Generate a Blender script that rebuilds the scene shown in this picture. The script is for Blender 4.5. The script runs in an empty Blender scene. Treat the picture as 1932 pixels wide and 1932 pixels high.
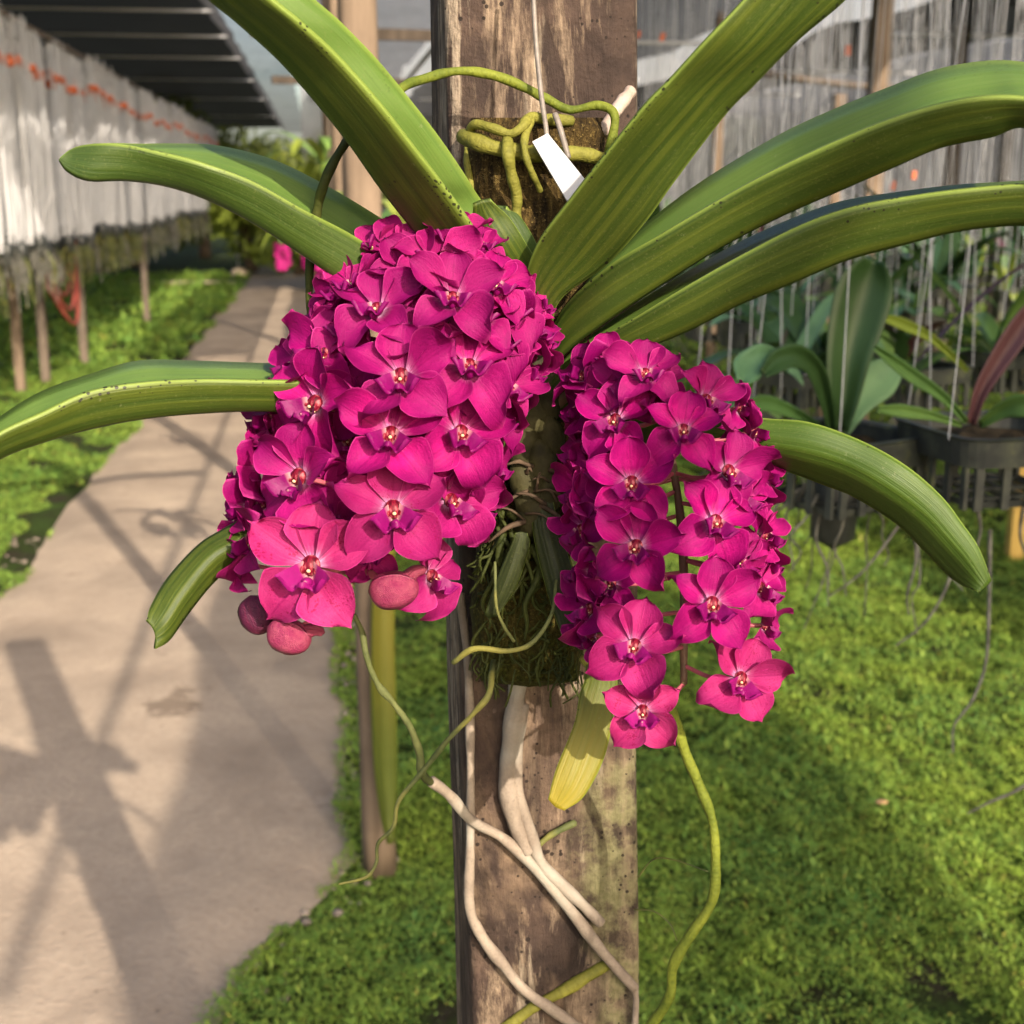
import bpy, math, random
import numpy as np
from mathutils import Vector, Matrix, noise
random.seed(7)
rng = np.random.default_rng(7)
R = math.radians
S = bpy.context.scene
COL = S.collection

# ------------------------------------------------------------------ camera, sky, sun, exposure
PITCH = R(13.5); FPX = 2550.0; HC = 1.45
c_, s_ = math.cos(PITCH), math.sin(PITCH)
cam_d = bpy.data.cameras.new('camera'); cam = bpy.data.objects.new('camera', cam_d); COL.objects.link(cam)
cam.location = (0, 0, HC); cam.rotation_euler = (R(90) - PITCH, 0, 0)
cam_d.sensor_width = 36; cam_d.lens = 36 * FPX / 1932; cam_d.clip_start = 0.02; cam_d.clip_end = 400
cam_d.dof.use_dof = True; cam_d.dof.focus_distance = 0.73; cam_d.dof.aperture_fstop = 13.0
S.camera = cam
SUN_EL, SUN_AZ = 27.0, 26.0           # shadows run 26 degrees left of the view
w = bpy.data.worlds.new("World"); S.world = w; w.use_nodes = True
wn = w.node_tree.nodes; bg = wn['Background']
sky = wn.new('ShaderNodeTexSky'); sky.sky_type = 'NISHITA'; sky.sun_disc = False
sky.sun_elevation = R(SUN_EL); sky.sun_rotation = R(180 - SUN_AZ); sky.dust_density = 4.0; sky.air_density = 1.0; sky.ozone_density = 0.6
w.node_tree.links.new(sky.outputs[0], bg.inputs[0]); bg.inputs[1].default_value = 0.15
sd = bpy.data.lights.new('sun', 'SUN'); sun = bpy.data.objects.new('sun', sd); COL.objects.link(sun)
sd.energy = 3.6; sd.angle = R(0.6); sd.color = (1.0, 0.87, 0.70)
Ld = Vector((-math.sin(R(SUN_AZ)) * math.cos(R(SUN_EL)), math.cos(R(SUN_AZ)) * math.cos(R(SUN_EL)), -math.sin(R(SUN_EL))))
sun.rotation_euler = Ld.to_track_quat('-Z', 'Y').to_euler(); sun.location = (3, -6, 6)
S.view_settings.view_transform = 'Standard'; S.view_settings.look = 'None'
S.view_settings.exposure = 0.95; S.view_settings.gamma = 1.0
S.render.resolution_x = 1024; S.render.resolution_y = 1024

# ------------------------------------------------------------------ helpers
def P(x, y, d):                       # a point seen at (x, y) of the photograph, d metres deep
    u = (x - 966) / FPX * d; v = (966 - y) / FPX * d
    return Vector((u, d * c_ + v * s_, HC - d * s_ + v * c_))
AP = R(7.95); DX, DY = -math.sin(AP), math.cos(AP); NX, NY = math.cos(AP), math.sin(AP)
def W(L, t, z=0.0): return Vector((NX * L + DX * t, NY * L + DY * t, z))   # metres right of / along the path
CAMR = Matrix(((1, 0, 0), (0, s_, -c_), (0, c_, s_)))       # columns: right, up, towards the viewer (camera frame)

def mesh_of(name, V, F, uv=None, smooth=True):
    me = bpy.data.meshes.new(name); me.from_pydata([tuple(v) for v in V], [], F)
    if uv is not None:
        ul = me.uv_layers.new(name='UVMap')
        vi = np.empty(len(me.loops), dtype=np.int32); me.loops.foreach_get('vertex_index', vi)
        ul.data.foreach_set('uv', np.asarray(uv, dtype=np.float32)[vi].ravel())
    if smooth: me.polygons.foreach_set('use_smooth', [True] * len(me.polygons))
    me.update(); return me
class MB:
    def __init__(s): s.V = []; s.F = []; s.U = []; s.M = []
    def add(s, V, F, U=None, m=0):
        b = len(s.V); s.V += [tuple(v) for v in V]; s.U += (U if U is not None else [(0, 0)] * len(V))
        s.F += [tuple(i + b for i in f) for f in F]; s.M += [m] * len(F); return s
    def box(s, c, h, rot=None, m=0):
        c = Vector(c); V = []
        for k in range(8):
            p = Vector((h[0] * (1 if k & 1 else -1), h[1] * (1 if k & 2 else -1), h[2] * (1 if k & 4 else -1)))
            if rot is not None: p = rot @ p
            V.append(c + p)
        return s.add(V, [(0, 2, 3, 1), (4, 5, 7, 6), (0, 1, 5, 4), (2, 6, 7, 3), (0, 4, 6, 2), (1, 3, 7, 5)], None, m)
    def grid(s, G, UV, m=0, closed=False):
        n, k = len(G), len(G[0]); F = []
        for i in range(n - 1):
            for j in range(k - (0 if closed else 1)):
                j2 = (j + 1) % k
                F.append((i * k + j, i * k + j2, (i + 1) * k + j2, (i + 1) * k + j))
        return s.add([p for r in G for p in r], F, [u for r in UV for u in r], m)
    def tube(s, pts, rad, seg=8, m=0, bump=0.0, sub=6, cap=True, freq=60.0):
        pts = crom(pts, sub) if sub > 1 else [Vector(p) for p in pts]
        n = len(pts); G = []; U = []; up = None; L = 0.0
        for i, p in enumerate(pts):
            t = (pts[min(i + 1, n - 1)] - pts[max(i - 1, 0)])
            if t.length < 1e-9: t = Vector((0, 0, 1))
            t.normalize()
            if up is None: up = t.orthogonal().normalized()
            up = (up - t * up.dot(t)); up = up.normalized() if up.length > 1e-6 else t.orthogonal().normalized()
            sd_ = t.cross(up)
            if i: L += (p - pts[i - 1]).length
            f = i / (n - 1); r = rad(f) if callable(rad) else (rad[0] + (rad[1] - rad[0]) * f if isinstance(rad, (tuple, list)) else rad)
            row = []
            for j in range(seg):
                a = 2 * math.pi * j / seg; d = up * math.cos(a) + sd_ * math.sin(a)
                rr = r
                if bump: rr *= 1 + bump * noise.noise((p + d * r) * freq) + bump * 0.5 * noise.noise(p * freq * 0.4)
                row.append(p + d * rr)
            G.append(row); U.append([(L * 10, j / seg) for j in range(seg)])
        b = len(s.V); s.grid(G, U, m, closed=True)
        if cap:
            for (idx, q, sg) in ((0, pts[0], -1), (n - 1, pts[-1], 1)):
                t = (pts[1] - pts[0]) if idx == 0 else (pts[-1] - pts[-2]); t.normalize()
                r = (G[idx][0] - q).length; cv = q + t * sg * r * 0.6; ci = len(s.V)
                s.V.append(tuple(cv)); s.U.append((0, 0))
                for j in range(seg):
                    a, b2 = b + idx * seg + j, b + idx * seg + (j + 1) % seg
                    s.F.append((ci, b2, a) if idx == 0 else (ci, a, b2)); s.M.append(m)
        return s
    def ball(s, c, r, m=0, seg=12, rings=8, rot=None):
        G = []; U = []; c = Vector(c); r = (r, r, r) if not isinstance(r, (tuple, list)) else r
        for i in range(rings + 1):
            th = math.pi * i / rings; row = []
            for j in range(seg):
                a = 2 * math.pi * j / seg
                p = Vector((r[0] * math.sin(th) * math.cos(a), r[1] * math.sin(th) * math.sin(a), r[2] * math.cos(th)))
                row.append(c + (rot @ p if rot else p))
            G.append(row); U.append([(i / rings, j / seg)] * seg)
        return s.grid(G, U, m, closed=True)
    def mesh(s, name, smooth=True):
        me = mesh_of(name, s.V, s.F, s.U, smooth); me.polygons.foreach_set('material_index', s.M); return me
def crom(pts, sub):
    pts = [Vector(p) for p in pts]; out = []; n = len(pts)
    for i in range(n - 1):
        p0 = pts[i - 1] if i else pts[0] * 2 - pts[1]
        p1, p2 = pts[i], pts[i + 1]; p3 = pts[i + 2] if i + 2 < n else pts[-1] * 2 - pts[-2]
        for k in range(sub):
            t = k / sub
            out.append(0.5 * ((2 * p1) + (p2 - p0) * t + (2 * p0 - 5 * p1 + 4 * p2 - p3) * t * t + (3 * p1 - p0 - 3 * p2 + p3) * t ** 3))
    out.append(pts[-1]); return out
def tag(o, label=None, cat=None, group=None, kind=None):
    if label: o['label'] = label
    if cat: o['category'] = cat
    if group: o['group'] = group
    if kind: o['kind'] = kind
    return o
def link(name, me, mats, parent=None, mat_world=None):
    o = bpy.data.objects.new(name, me); COL.objects.link(o)
    if mats and not me.materials:
        for m in (mats if isinstance(mats, (list, tuple)) else [mats]): me.materials.append(m)
    if parent: o.parent = parent
    if mat_world is not None: o.matrix_local = mat_world
    return o
def empty(name, loc=(0, 0, 0), rz=0):
    o = bpy.data.objects.new(name, None); COL.objects.link(o); o.location = loc; o.rotation_euler = (0, 0, rz)
    o.empty_display_size = 0.05; return o
def under(root, o):                   # geometry written in world space, kept in place under its thing
    o.parent = root; o.matrix_local = Matrix.Translation(-Vector(root.location)); return o
def copy_tree(o, parent=None):
    c = o.copy(); COL.objects.link(c); c.parent = parent
    for ch in list(o.children): copy_tree(ch, c)
    return c

def at_ground(px, py):
    d0 = P(px, py, 1.0) - Vector((0, 0, HC)); k = -HC / d0.z; return Vector((d0.x * k, d0.y * k, 0))
def PS(x, y, off=0.0):                # a point on the main post's front, off metres before it
    r = P(x, y, 1.0) - Vector((0, 0, HC)); T = math.tan(R(3.0)); Y = 0.836 - off + (x - 1037) * 0.00006
    return (Y + T * (HC - 1.49)) / (r.y - T * r.z)
# ------------------------------------------------------------------ materials
class MT:
    def __init__(s, name, rough=0.6, spec=0.4):
        s.m = bpy.data.materials.new(name); s.m.use_nodes = True; s.n = s.m.node_tree.nodes; s.l = s.m.node_tree.links
        s.b = s.n['Principled BSDF']; s.b.inputs['Roughness'].default_value = rough
        s.b.inputs['Specular IOR Level'].default_value = spec; s.out = s.n['Material Output']
    def put(s, v, sock):
        if isinstance(v, bpy.types.NodeSocket): s.l.new(v, sock)
        else: sock.default_value = v
    def co(s, kind='Object', scale=(1, 1, 1), rot=(0, 0, 0)):
        t = s.n.new('ShaderNodeTexCoord'); mp = s.n.new('ShaderNodeMapping')
        s.l.new(t.outputs[kind], mp.inputs[0]); mp.inputs['Scale'].default_value = scale; mp.inputs['Rotation'].default_value = rot
        return mp.outputs[0]
    def noise(s, vec, scale=5, detail=4, rough=0.55, dist=0):
        t = s.n.new('ShaderNodeTexNoise'); s.l.new(vec, t.inputs['Vector']); t.inputs['Scale'].default_value = scale
        t.inputs['Detail'].default_value = detail; t.inputs['Roughness'].default_value = rough; t.inputs['Distortion'].default_value = dist
        return t.outputs['Fac']
    def voro(s, vec, scale=5, feat='F1', rnd=1.0):
        t = s.n.new('ShaderNodeTexVoronoi'); s.l.new(vec, t.inputs['Vector']); t.inputs['Scale'].default_value = scale
        t.feature = feat; t.inputs['Randomness'].default_value = rnd; return t.outputs['Distance']
    def ramp(s, fac, stops, interp='LINEAR'):
        t = s.n.new('ShaderNodeValToRGB'); s.l.new(fac, t.inputs[0]); e = t.color_ramp.elements; t.color_ramp.interpolation = interp
        while len(e) < len(stops): e.new(0.5)
        for k, (p, c) in enumerate(stops):
            e[k].position = p; e[k].color = (c, c, c, 1) if not isinstance(c, tuple) else (*c, 1)
        return t.outputs[0]
    def mix(s, fac, a, b, mode='MIX'):
        t = s.n.new('ShaderNodeMix'); t.data_type = 'RGBA'; t.blend_type = mode; t.clamp_factor = True
        s.put(fac, t.inputs[0])
        for v, k in ((a, 6), (b, 7)): s.put((*v, 1) if isinstance(v, tuple) and len(v) == 3 else v, t.inputs[k])
        return t.outputs[2]
    def math(s, op, a, b=0.5, c=None):
        t = s.n.new('ShaderNodeMath'); t.operation = op; s.put(a, t.inputs[0]); s.put(b, t.inputs[1])
        if c is not None: s.put(c, t.inputs[2])
        return t.outputs[0]
    def sep(s, v):
        t = s.n.new('ShaderNodeSeparateXYZ'); s.l.new(v, t.inputs[0]); return t.outputs
    def comb(s, x, y, z):
        t = s.n.new('ShaderNodeCombineXYZ'); s.put(x, t.inputs[0]); s.put(y, t.inputs[1]); s.put(z, t.inputs[2]); return t.outputs[0]
    def info(s, k): return s.n.new('ShaderNodeObjectInfo').outputs[k]
    def island(s): return s.n.new('ShaderNodeNewGeometry').outputs['Random Per Island']
    def col(s, v): s.put((*v, 1) if isinstance(v, tuple) and len(v) == 3 else v, s.b.inputs['Base Color']); s.colv = v; return s
    def bump(s, h, strength=0.3, dist=0.01):
        t = s.n.new('ShaderNodeBump'); t.inputs['Strength'].default_value = strength; t.inputs['Distance'].default_value = dist
        s.l.new(h, t.inputs['Height']); s.l.new(t.outputs[0], s.b.inputs['Normal']); return s
    def rough(s, v): s.put(v, s.b.inputs['Roughness']); return s
    def transl(s, amt, colour=None):
        t = s.n.new('ShaderNodeBsdfTranslucent'); mx = s.n.new('ShaderNodeMixShader')
        v = colour if colour is not None else s.colv
        s.put((*v, 1) if isinstance(v, tuple) and len(v) == 3 else v, t.inputs[0]); mx.inputs[0].default_value = amt
        s.l.new(s.b.outputs[0], mx.inputs[1]); s.l.new(t.outputs[0], mx.inputs[2]); s.l.new(mx.outputs[0], s.out.inputs[0]); return s
    def see(s, amt):                  # woven net: a share of open holes
        t = s.n.new('ShaderNodeBsdfTransparent'); mx = s.n.new('ShaderNodeMixShader'); s.put(amt, mx.inputs[0])
        src = s.out.inputs[0].links[0].from_socket
        s.l.new(src, mx.inputs[1]); s.l.new(t.outputs[0], mx.inputs[2]); s.l.new(mx.outputs[0], s.out.inputs[0]); return s
def plain(name, col, rough=0.6, var=0.25, scale=20, spec=0.3, bump=0.0):
    m = MT(name, rough, spec); n = m.noise(m.co(), scale, 5)
    a = tuple(x * (1 - var) for x in col); b = tuple(min(1, x * (1 + var)) for x in col)
    m.col(m.ramp(n, [(0.3, a), (0.7, b)]))
    if bump: m.bump(n, bump, 0.004)
    return m.m

def leaf_mat(name, dark, light, yellow=0.0, spots=1.0, tr=0.15, stripe=1.0, rough=0.50):
    m = MT(name, rough, 0.4); uv = m.co('UV'); xyz = m.sep(uv); ob = m.co()
    st = m.noise(m.comb(m.math('MULTIPLY', xyz[0], 0.5), m.math('MULTIPLY', xyz[1], 11.0), m.info('Random')), 1.0, 2, 0.5)
    fs = m.noise(m.comb(m.math('MULTIPLY', xyz[0], 3.0), m.math('MULTIPLY', xyz[1], 60.0), 0.0), 1.0, 3, 0.6)
    big = m.noise(m.comb(m.math('MULTIPLY', xyz[0], 4.0), m.math('MULTIPLY', xyz[1], 1.4), m.info('Random')), 1.6, 4)
    mid = tuple((a + b) / 2 for a, b in zip(dark, light))
    c = m.ramp(st, [(0.40, dark), (0.50, mid), (0.60, light)]); c = m.mix(1 - stripe * .62, c, mid)
    c = m.mix(m.ramp(fs, [(0.35, 0.35), (0.65, 0.0)]), c, tuple(a * 0.6 for a in dark))
    c = m.mix(m.ramp(big, [(0.42, 0.0), (0.70, 0.6)]), c, tuple(a * 0.7 + b * 0.1 for a, b in zip(dark, light)))
    fine = m.noise(ob, 700, 3, 0.7)
    c = m.mix(m.ramp(fine, [(0.56, 0.0), (0.78, 0.4)]), c, (0.19, 0.20, 0.06))
    if yellow: c = m.mix(m.ramp(m.math('ADD', xyz[0], m.math('MULTIPLY', m.math('SUBTRACT', st, 0.5), 0.5)), [(0.0, 1.0), (yellow, 0.0)]), c, (0.27, 0.215, 0.016))
    av = m.math('ABSOLUTE', m.math('SUBTRACT', m.math('MULTIPLY', xyz[1], 2.0), 1.0))
    c = m.mix(m.ramp(av, [(0.93, 0.0), (1.0, 0.75)]), c, (0.25, 0.34, 0.06))
    if spots:
        pick = m.noise(ob, 30, 2); near = m.ramp(av, [(0.70, 0.05), (0.95, 1.0)])
        sp1 = m.math('LESS_THAN', m.voro(ob, 340), m.math('MULTIPLY', near, m.ramp(pick, [(0.44, 0.0), (0.60, 0.34)])))
        sp2 = m.math('LESS_THAN', m.voro(ob, 120), m.ramp(m.noise(ob, 21, 2), [(0.54, 0.0), (0.70, 0.14)]))
        c = m.mix(m.math('MULTIPLY', m.math('MAXIMUM', sp1, sp2), 0.92 * spots), c, (0.012, 0.010, 0.006))
        scr = m.noise(m.co('Object', (1, 1, 1), (0.4, 0.3, 0.8)), 120, 4, 0.8); c = m.mix(m.ramp(scr, [(0.66, 0.0), (0.72, 0.35)]), c, (0.26, 0.27, 0.14))
    m.col(c); m.bump(m.math('ADD', st, m.math('MULTIPLY', fs, 0.35)), 0.45, 0.0015); m.rough(m.ramp(fine, [(0.3, rough - .06), (0.7, rough + .08)]))
    m.transl(tr, m.mix(0.4, c, (0.16, 0.26, 0.01))); return m.m
M = {}
M['leaf'] = leaf_mat('orchid_leaf', (0.030, 0.062, 0.007), (0.112, 0.140, 0.016))
M['leaf_fresh'] = leaf_mat('orchid_leaf_fresh', (0.042, 0.090, 0.009), (0.085, 0.145, 0.014), spots=0.6, stripe=0.6)
M['leaf_cool'] = leaf_mat('orchid_leaf_cool', (0.034, 0.070, 0.012), (0.066, 0.105, 0.013), spots=0.4, stripe=0.5)
M['leaf_top'] = leaf_mat('orchid_leaf_upper_face', (0.090, 0.170, 0.028), (0.150, 0.235, 0.050), spots=0.2, stripe=0.55, rough=0.33)
M['leaf_shaded'] = leaf_mat('orchid_leaf_shaded', (0.018, 0.028, 0.006), (0.045, 0.058, 0.012), spots=0.6)  # darker copy: shade of the flower spikes put into the leaf colour
M['leaf_yellow'] = leaf_mat('orchid_leaf_yellow', (0.060, 0.088, 0.008), (0.150, 0.175, 0.016), yellow=0.62, spots=0.5)

def petal_mat():
    m = MT('petal', 0.55, 0.12); xyz = m.sep(m.co('UV')); age_lit = m.sep(m.info('Color'))[0]; ob = m.co(); rn = m.info('Random')
    loc = m.comb(m.math('ADD', m.sep(ob)[0], m.math('MULTIPLY', rn, 17.0)), m.sep(ob)[1], m.math('MULTIPLY', rn, 9.0))
    deep = m.mix(rn, (0.22, 0.0006, 0.100), (0.47, 0.0012, 0.175))
    base = m.mix(age_lit, deep, (0.40, 0.036, 0.155))
    n = m.noise(loc, 1.8, 4, 0.6)                                         # broad mottling of the tissue
    c = m.mix(m.ramp(n, [(0.38, 0.0), (0.66, 0.75)]), base, m.mix(age_lit, (0.15, 0.0005, 0.080), (0.34, 0.012, 0.105)))
    vn = m.noise(m.comb(m.math('MULTIPLY', xyz[0], 1.6), m.math('MULTIPLY', xyz[1], 17.0), rn), 1.0, 3, 0.6)
    c = m.mix(m.ramp(vn, [(0.42, 0.0), (0.72, 0.5)]), c, m.mix(age_lit, (0.16, 0.0004, 0.08), (0.34, 0.008, 0.10)))
    gr = m.noise(loc, 34, 2, 0.7); c = m.mix(m.ramp(gr, [(0.45, 0.0), (0.75, 0.35)]), c, (0.12, 0.0005, 0.06))
    c = m.mix(m.math('MULTIPLY', m.ramp(xyz[0], [(0.45, 0.0), (0.95, 0.72)]), m.math('SUBTRACT', 1.0, age_lit)), c, (0.15, 0.0008, 0.075))
    mid = m.math('ABSOLUTE', m.math('SUBTRACT', xyz[1], 0.5))
    c = m.mix(m.ramp(mid, [(0.0, 0.30), (0.035, 0.0)]), c, (0.14, 0.0005, 0.06))
    # white pigment at the throat, running a little way along the veins
    glow = m.math('ADD', xyz[0], m.math('MULTIPLY', m.math('SUBTRACT', vn, 0.5), 0.22))
    c = m.mix(m.ramp(glow, [(0.0, 1.0), (0.07, 0.5), (0.14, 0.10), (0.26, 0.0)]), c, (0.70, 0.40, 0.66))
    av = m.math('ABSOLUTE', m.math('SUBTRACT', m.math('MULTIPLY', xyz[1], 2.0), 1.0))
    rim = m.math('MULTIPLY', m.ramp(m.math('MAXIMUM', av, m.math('MULTIPLY', xyz[0], 1.0)), [(0.95, 0.0), (0.99, 0.5)]), m.ramp(xyz[0], [(0.1, 0.0), (0.3, 1.0)]))
    c = m.mix(rim, c, (0.60, 0.05, 0.28))
    vo = m.math('LESS_THAN', m.voro(loc, 21), m.math('MULTIPLY', m.ramp(m.noise(loc, 3.2, 2), [(0.50, 0.0), (0.64, 0.42)]), m.math('ADD', age_lit, 0.12)))
    c = m.mix(m.math('MULTIPLY', vo, 0.65), c, (0.20, 0.003, 0.04))
    m.col(c); m.bump(m.math('ADD', m.math('MULTIPLY', vn, 1.0), m.math('ADD', m.math('MULTIPLY', gr, 0.5), m.math('MULTIPLY', n, 1.5))), 0.5, 0.0012)
    m.b.inputs['Sheen Weight'].default_value = 0.0; m.b.inputs['Sheen Roughness'].default_value = 0.4
    m.transl(0.10, m.mix(0.35, c, (0.55, 0.003, 0.22))); return m.m
M['petal'] = petal_mat()
def lip_mat():
    m = MT('lip', 0.5, 0.2); xyz = m.sep(m.co('UV')); age_lit = m.sep(m.info('Color'))[0]
    n = m.noise(m.co(), 6, 4)
    c = m.mix(n, (0.075, 0.0003, 0.045), (0.24, 0.0010, 0.120)); c = m.mix(m.math('MULTIPLY', age_lit, 0.25), c, (0.5, 0.02, 0.25))
    c = m.mix(m.ramp(xyz[0], [(0.0, 0.6), (0.12, 0.0)]), c, (0.8, 0.45, 0.4))
    m.col(c); m.bump(n, 0.5, 0.0010); m.transl(0.10); return m.m
M['lip'] = lip_mat()
def column_mat():
    m = MT('column', 0.5, 0.25); n = m.noise(m.co('Object', (1, 0.4, 0.4)), 17, 3)
    m.col(m.ramp(n, [(0.36, (0.06, 0.001, 0.008)), (0.52, (0.19, 0.004, 0.022)), (0.70, (0.48, 0.16, 0.17))])); return m.m
M['column'] = column_mat(); M['anther'] = plain('anther', (0.80, 0.62, 0.34), 0.35, 0.15, 300)
def bud_mat():
    m = MT('bud', 0.42, 0.35); xyz = m.sep(m.co('UV')); n = m.noise(m.co(), .055, 5, .65)
    tone = m.sep(m.info('Color'))[0]
    c = m.mix(m.ramp(n, [(0.35, 0.0), (0.7, 1.0)]), m.mix(tone, (0.06, 0.005, 0.030), (0.24, 0.014, 0.075)), m.mix(tone, (0.10, 0.012, 0.045), (0.36, 0.065, 0.12)))
    vn = m.noise(m.comb(m.math('MULTIPLY', xyz[0], 1.0), m.math('MULTIPLY', xyz[1], 26.0), 0.0), 1.0, 2)
    c = m.mix(m.ramp(vn, [(0.5, 0.0), (0.8, 0.4)]), c, (0.26, 0.01, 0.07))
    seam = m.math('ABSOLUTE', m.math('SINE', m.math('ADD', m.math('MULTIPLY', xyz[1], 9.4248), 0.5)))
    c = m.mix(m.ramp(seam, [(0.0, 0.85), (0.10, 0.0)]), c, (0.10, 0.006, 0.03)); c = m.mix(m.ramp(xyz[0], [(0.0, 0.55), (0.3, 0.0), (0.85, 0.0), (1.0, 0.5)]), c, (0.20, 0.03, 0.05))
    m.col(c); m.bump(m.math('ADD', n, m.math('ADD', m.noise(m.co(), .5, 3), m.ramp(seam, [(0.0, 0.0), (0.15, 1.0)]))), 0.6, 0.0016); m.transl(0.05); return m.m
M['bud'] = bud_mat()
M['pedicel'] = plain('pedicel', (0.42, 0.10, 0.13), 0.45, 0.35, 60)
M['rachis'] = plain('rachis', (0.15, 0.09, 0.055), 0.55, 0.45, 60, bump=0.3)
def root_mat(name, a, b, rings=True, spot=None):
    m = MT(name, 0.68, 0.25); n = m.noise(m.co(), 45, 5, 0.6); f = m.noise(m.co(), 500, 3)
    c = m.ramp(n, [(0.32, a), (0.68, b)]); c = m.mix(m.ramp(f, [(0.5, 0.0), (0.8, 0.35)]), c, tuple(x * 0.45 for x in a))
    if spot: c = m.mix(m.ramp(m.noise(m.co(), 18, 3), [(0.52, 0.0), (0.66, 0.8)]), c, spot)
    h = f
    if rings:
        xyz = m.sep(m.co('UV')); rg = m.noise(m.comb(m.math('MULTIPLY', xyz[0], 36.0), m.math('MULTIPLY', xyz[1], 2.5), 0.0), 1.0, 2)
        h = m.math('ADD', f, m.math('MULTIPLY', rg, 1.5)); c = m.mix(m.ramp(rg, [(0.3, 0.35), (0.5, 0.0)]), c, tuple(x * 0.5 for x in a))
    m.col(c); m.bump(h, 0.5, 0.0012); return m.m
M['root_green'] = root_mat('root_green', (0.085, 0.115, 0.012), (0.20, 0.225, 0.025))
M['root_moss'] = root_mat('root_moss', (0.12, 0.12, 0.018), (0.25, 0.235, 0.04))
M['root_pale'] = root_mat('root_pale', (0.18, 0.14, 0.11), (0.32, 0.26, 0.205), rings=False, spot=(0.34, 0.31, 0.26))
M['root_thin'] = root_mat('root_thin', (0.060, 0.075, 0.025), (0.15, 0.16, 0.055), rings=False, spot=(0.30, 0.27, 0.06))
M['root_dark'] = root_mat('root_dark', (0.022, 0.030, 0.006), (0.060, 0.070, 0.012), rings=False)
M['root_white'] = root_mat('root_white', (0.34, 0.25, 0.20), (0.50, 0.40, 0.34), rings=False)
M['root_grey'] = root_mat('root_grey', (0.06, 0.06, 0.05), (0.22, 0.21, 0.18), rings=False)

def post_mat():
    m = MT('weathered_post', 0.82, 0.25); ob = m.co(); n1 = m.noise(ob, 14, 6, 0.62, 0.6)
    grain = m.noise(m.co('Object', (26, 26, 2.2)), 1.6, 5, 0.6, 0.4); mott = m.noise(ob, 55, 5, 0.65)
    c = m.ramp(n1, [(0.34, (0.020, 0.013, 0.011)), (0.54, (0.062, 0.040, 0.031)), (0.70, (0.13, 0.085, 0.062))])
    wide = m.noise(m.co('Object', (1, 1, 0.5)), 9, 5, 0.6, 0.8)
    c = m.mix(m.ramp(wide, [(0.51, 0.0), (0.66, 0.65)]), c, (0.29, 0.20, 0.13))
    streak = m.noise(m.co('Object', (7, 7, 1.5), (0.0, 0.5, 0.2)), 2.6, 9, 0.72, 0.35)
    c = m.mix(m.ramp(streak, [(0.50, 0.0), (0.58, 0.65), (0.68, 0.2)]), c, (0.38, 0.28, 0.19))
    streak2 = m.noise(m.co('Object', (10, 10, 1.2), (0.0, -0.55, 0.0)), 3.0, 9, 0.72, 0.3)
    c = m.mix(m.ramp(streak2, [(0.55, 0.0), (0.60, 0.7), (0.66, 0.0)]), c, (0.42, 0.34, 0.25))
    c = m.mix(m.ramp(grain, [(0.34, 0.75), (0.46, 0.0)]), c, (0.022, 0.015, 0.012))
    c = m.mix(m.ramp(mott, [(0.38, 0.55), (0.55, 0.0)]), c, (0.030, 0.020, 0.016))
    # moss on the lower right
    xyz = m.sep(ob); side = m.ramp(m.math('ADD', m.math('MULTIPLY', xyz[0], 10.0), m.math('MULTIPLY', m.noise(ob, 12, 4), 0.9)), [(0.62, 0.0), (0.80, 1.0)])
    low = m.ramp(m.math('MULTIPLY', xyz[2], 0.5), [(0.52, 1.0), (0.60, 0.0)])
    mo = m.math('MULTIPLY', m.math('MULTIPLY', side, low), m.ramp(mott, [(0.40, 0.05), (0.58, 0.9)]))
    c = m.mix(mo, c, m.mix(m.noise(ob, 200, 3), (0.07, 0.068, 0.02), (0.30, 0.275, 0.15)))
    pit = m.math('LESS_THAN', m.voro(ob, 170), m.ramp(m.noise(ob, 20, 2), [(0.42, 0.0), (0.66, 0.30)]))
    c = m.mix(m.math('MULTIPLY', pit, 0.9), c, (0.015, 0.01, 0.008))
    m.col(c)
    h = m.math('ADD', m.math('ADD', m.math('MULTIPLY', grain, 0.6), m.math('MULTIPLY', mott, 0.6)), m.math('MULTIPLY', pit, -1.2))
    m.bump(m.math('ADD', h, m.math('MULTIPLY', streak, 1.0)), 1.0, 0.007); return m.m
M['post'] = post_mat()
def moss_block_mat():
    m = MT('fibre_block', 0.9, 0.15); ob = m.co(); f = m.noise(m.co('Object', (1, 1, 0.22)), 240, 4, 0.7); g = m.noise(ob, 420, 3, 0.7)
    c = m.ramp(f, [(0.35, (0.020, 0.013, 0.006)), (0.55, (0.075, 0.048, 0.015)), (0.70, (0.17, 0.115, 0.035))])
    c = m.mix(m.ramp(g, [(0.58, 0.0), (0.72, 0.7)]), c, (0.34, 0.24, 0.08))
    z = m.sep(ob)[2]; low = m.ramp(m.math('ADD', z, m.math('MULTIPLY', m.noise(ob, 30, 3), 0.06)), [(0.0, 1.0), (1.0, 0.0)])
    lowm = m.ramp(m.math('MULTIPLY', m.math('SUBTRACT', z, 1.14), 5.0), [(0.0, 1.0), (0.7, 0.0)])
    c = m.mix(m.math('MULTIPLY', lowm, m.ramp(m.noise(ob, 60, 4), [(0.3, 0.5), (0.6, 1.0)])), c, m.ramp(g, [(0.4, (0.022, 0.028, 0.004)), (0.7, (0.085, 0.105, 0.012))]))
    m.col(c); m.bump(m.math('ADD', f, g), 1.0, 0.004); return m.m
M['block'] = moss_block_mat()
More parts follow.
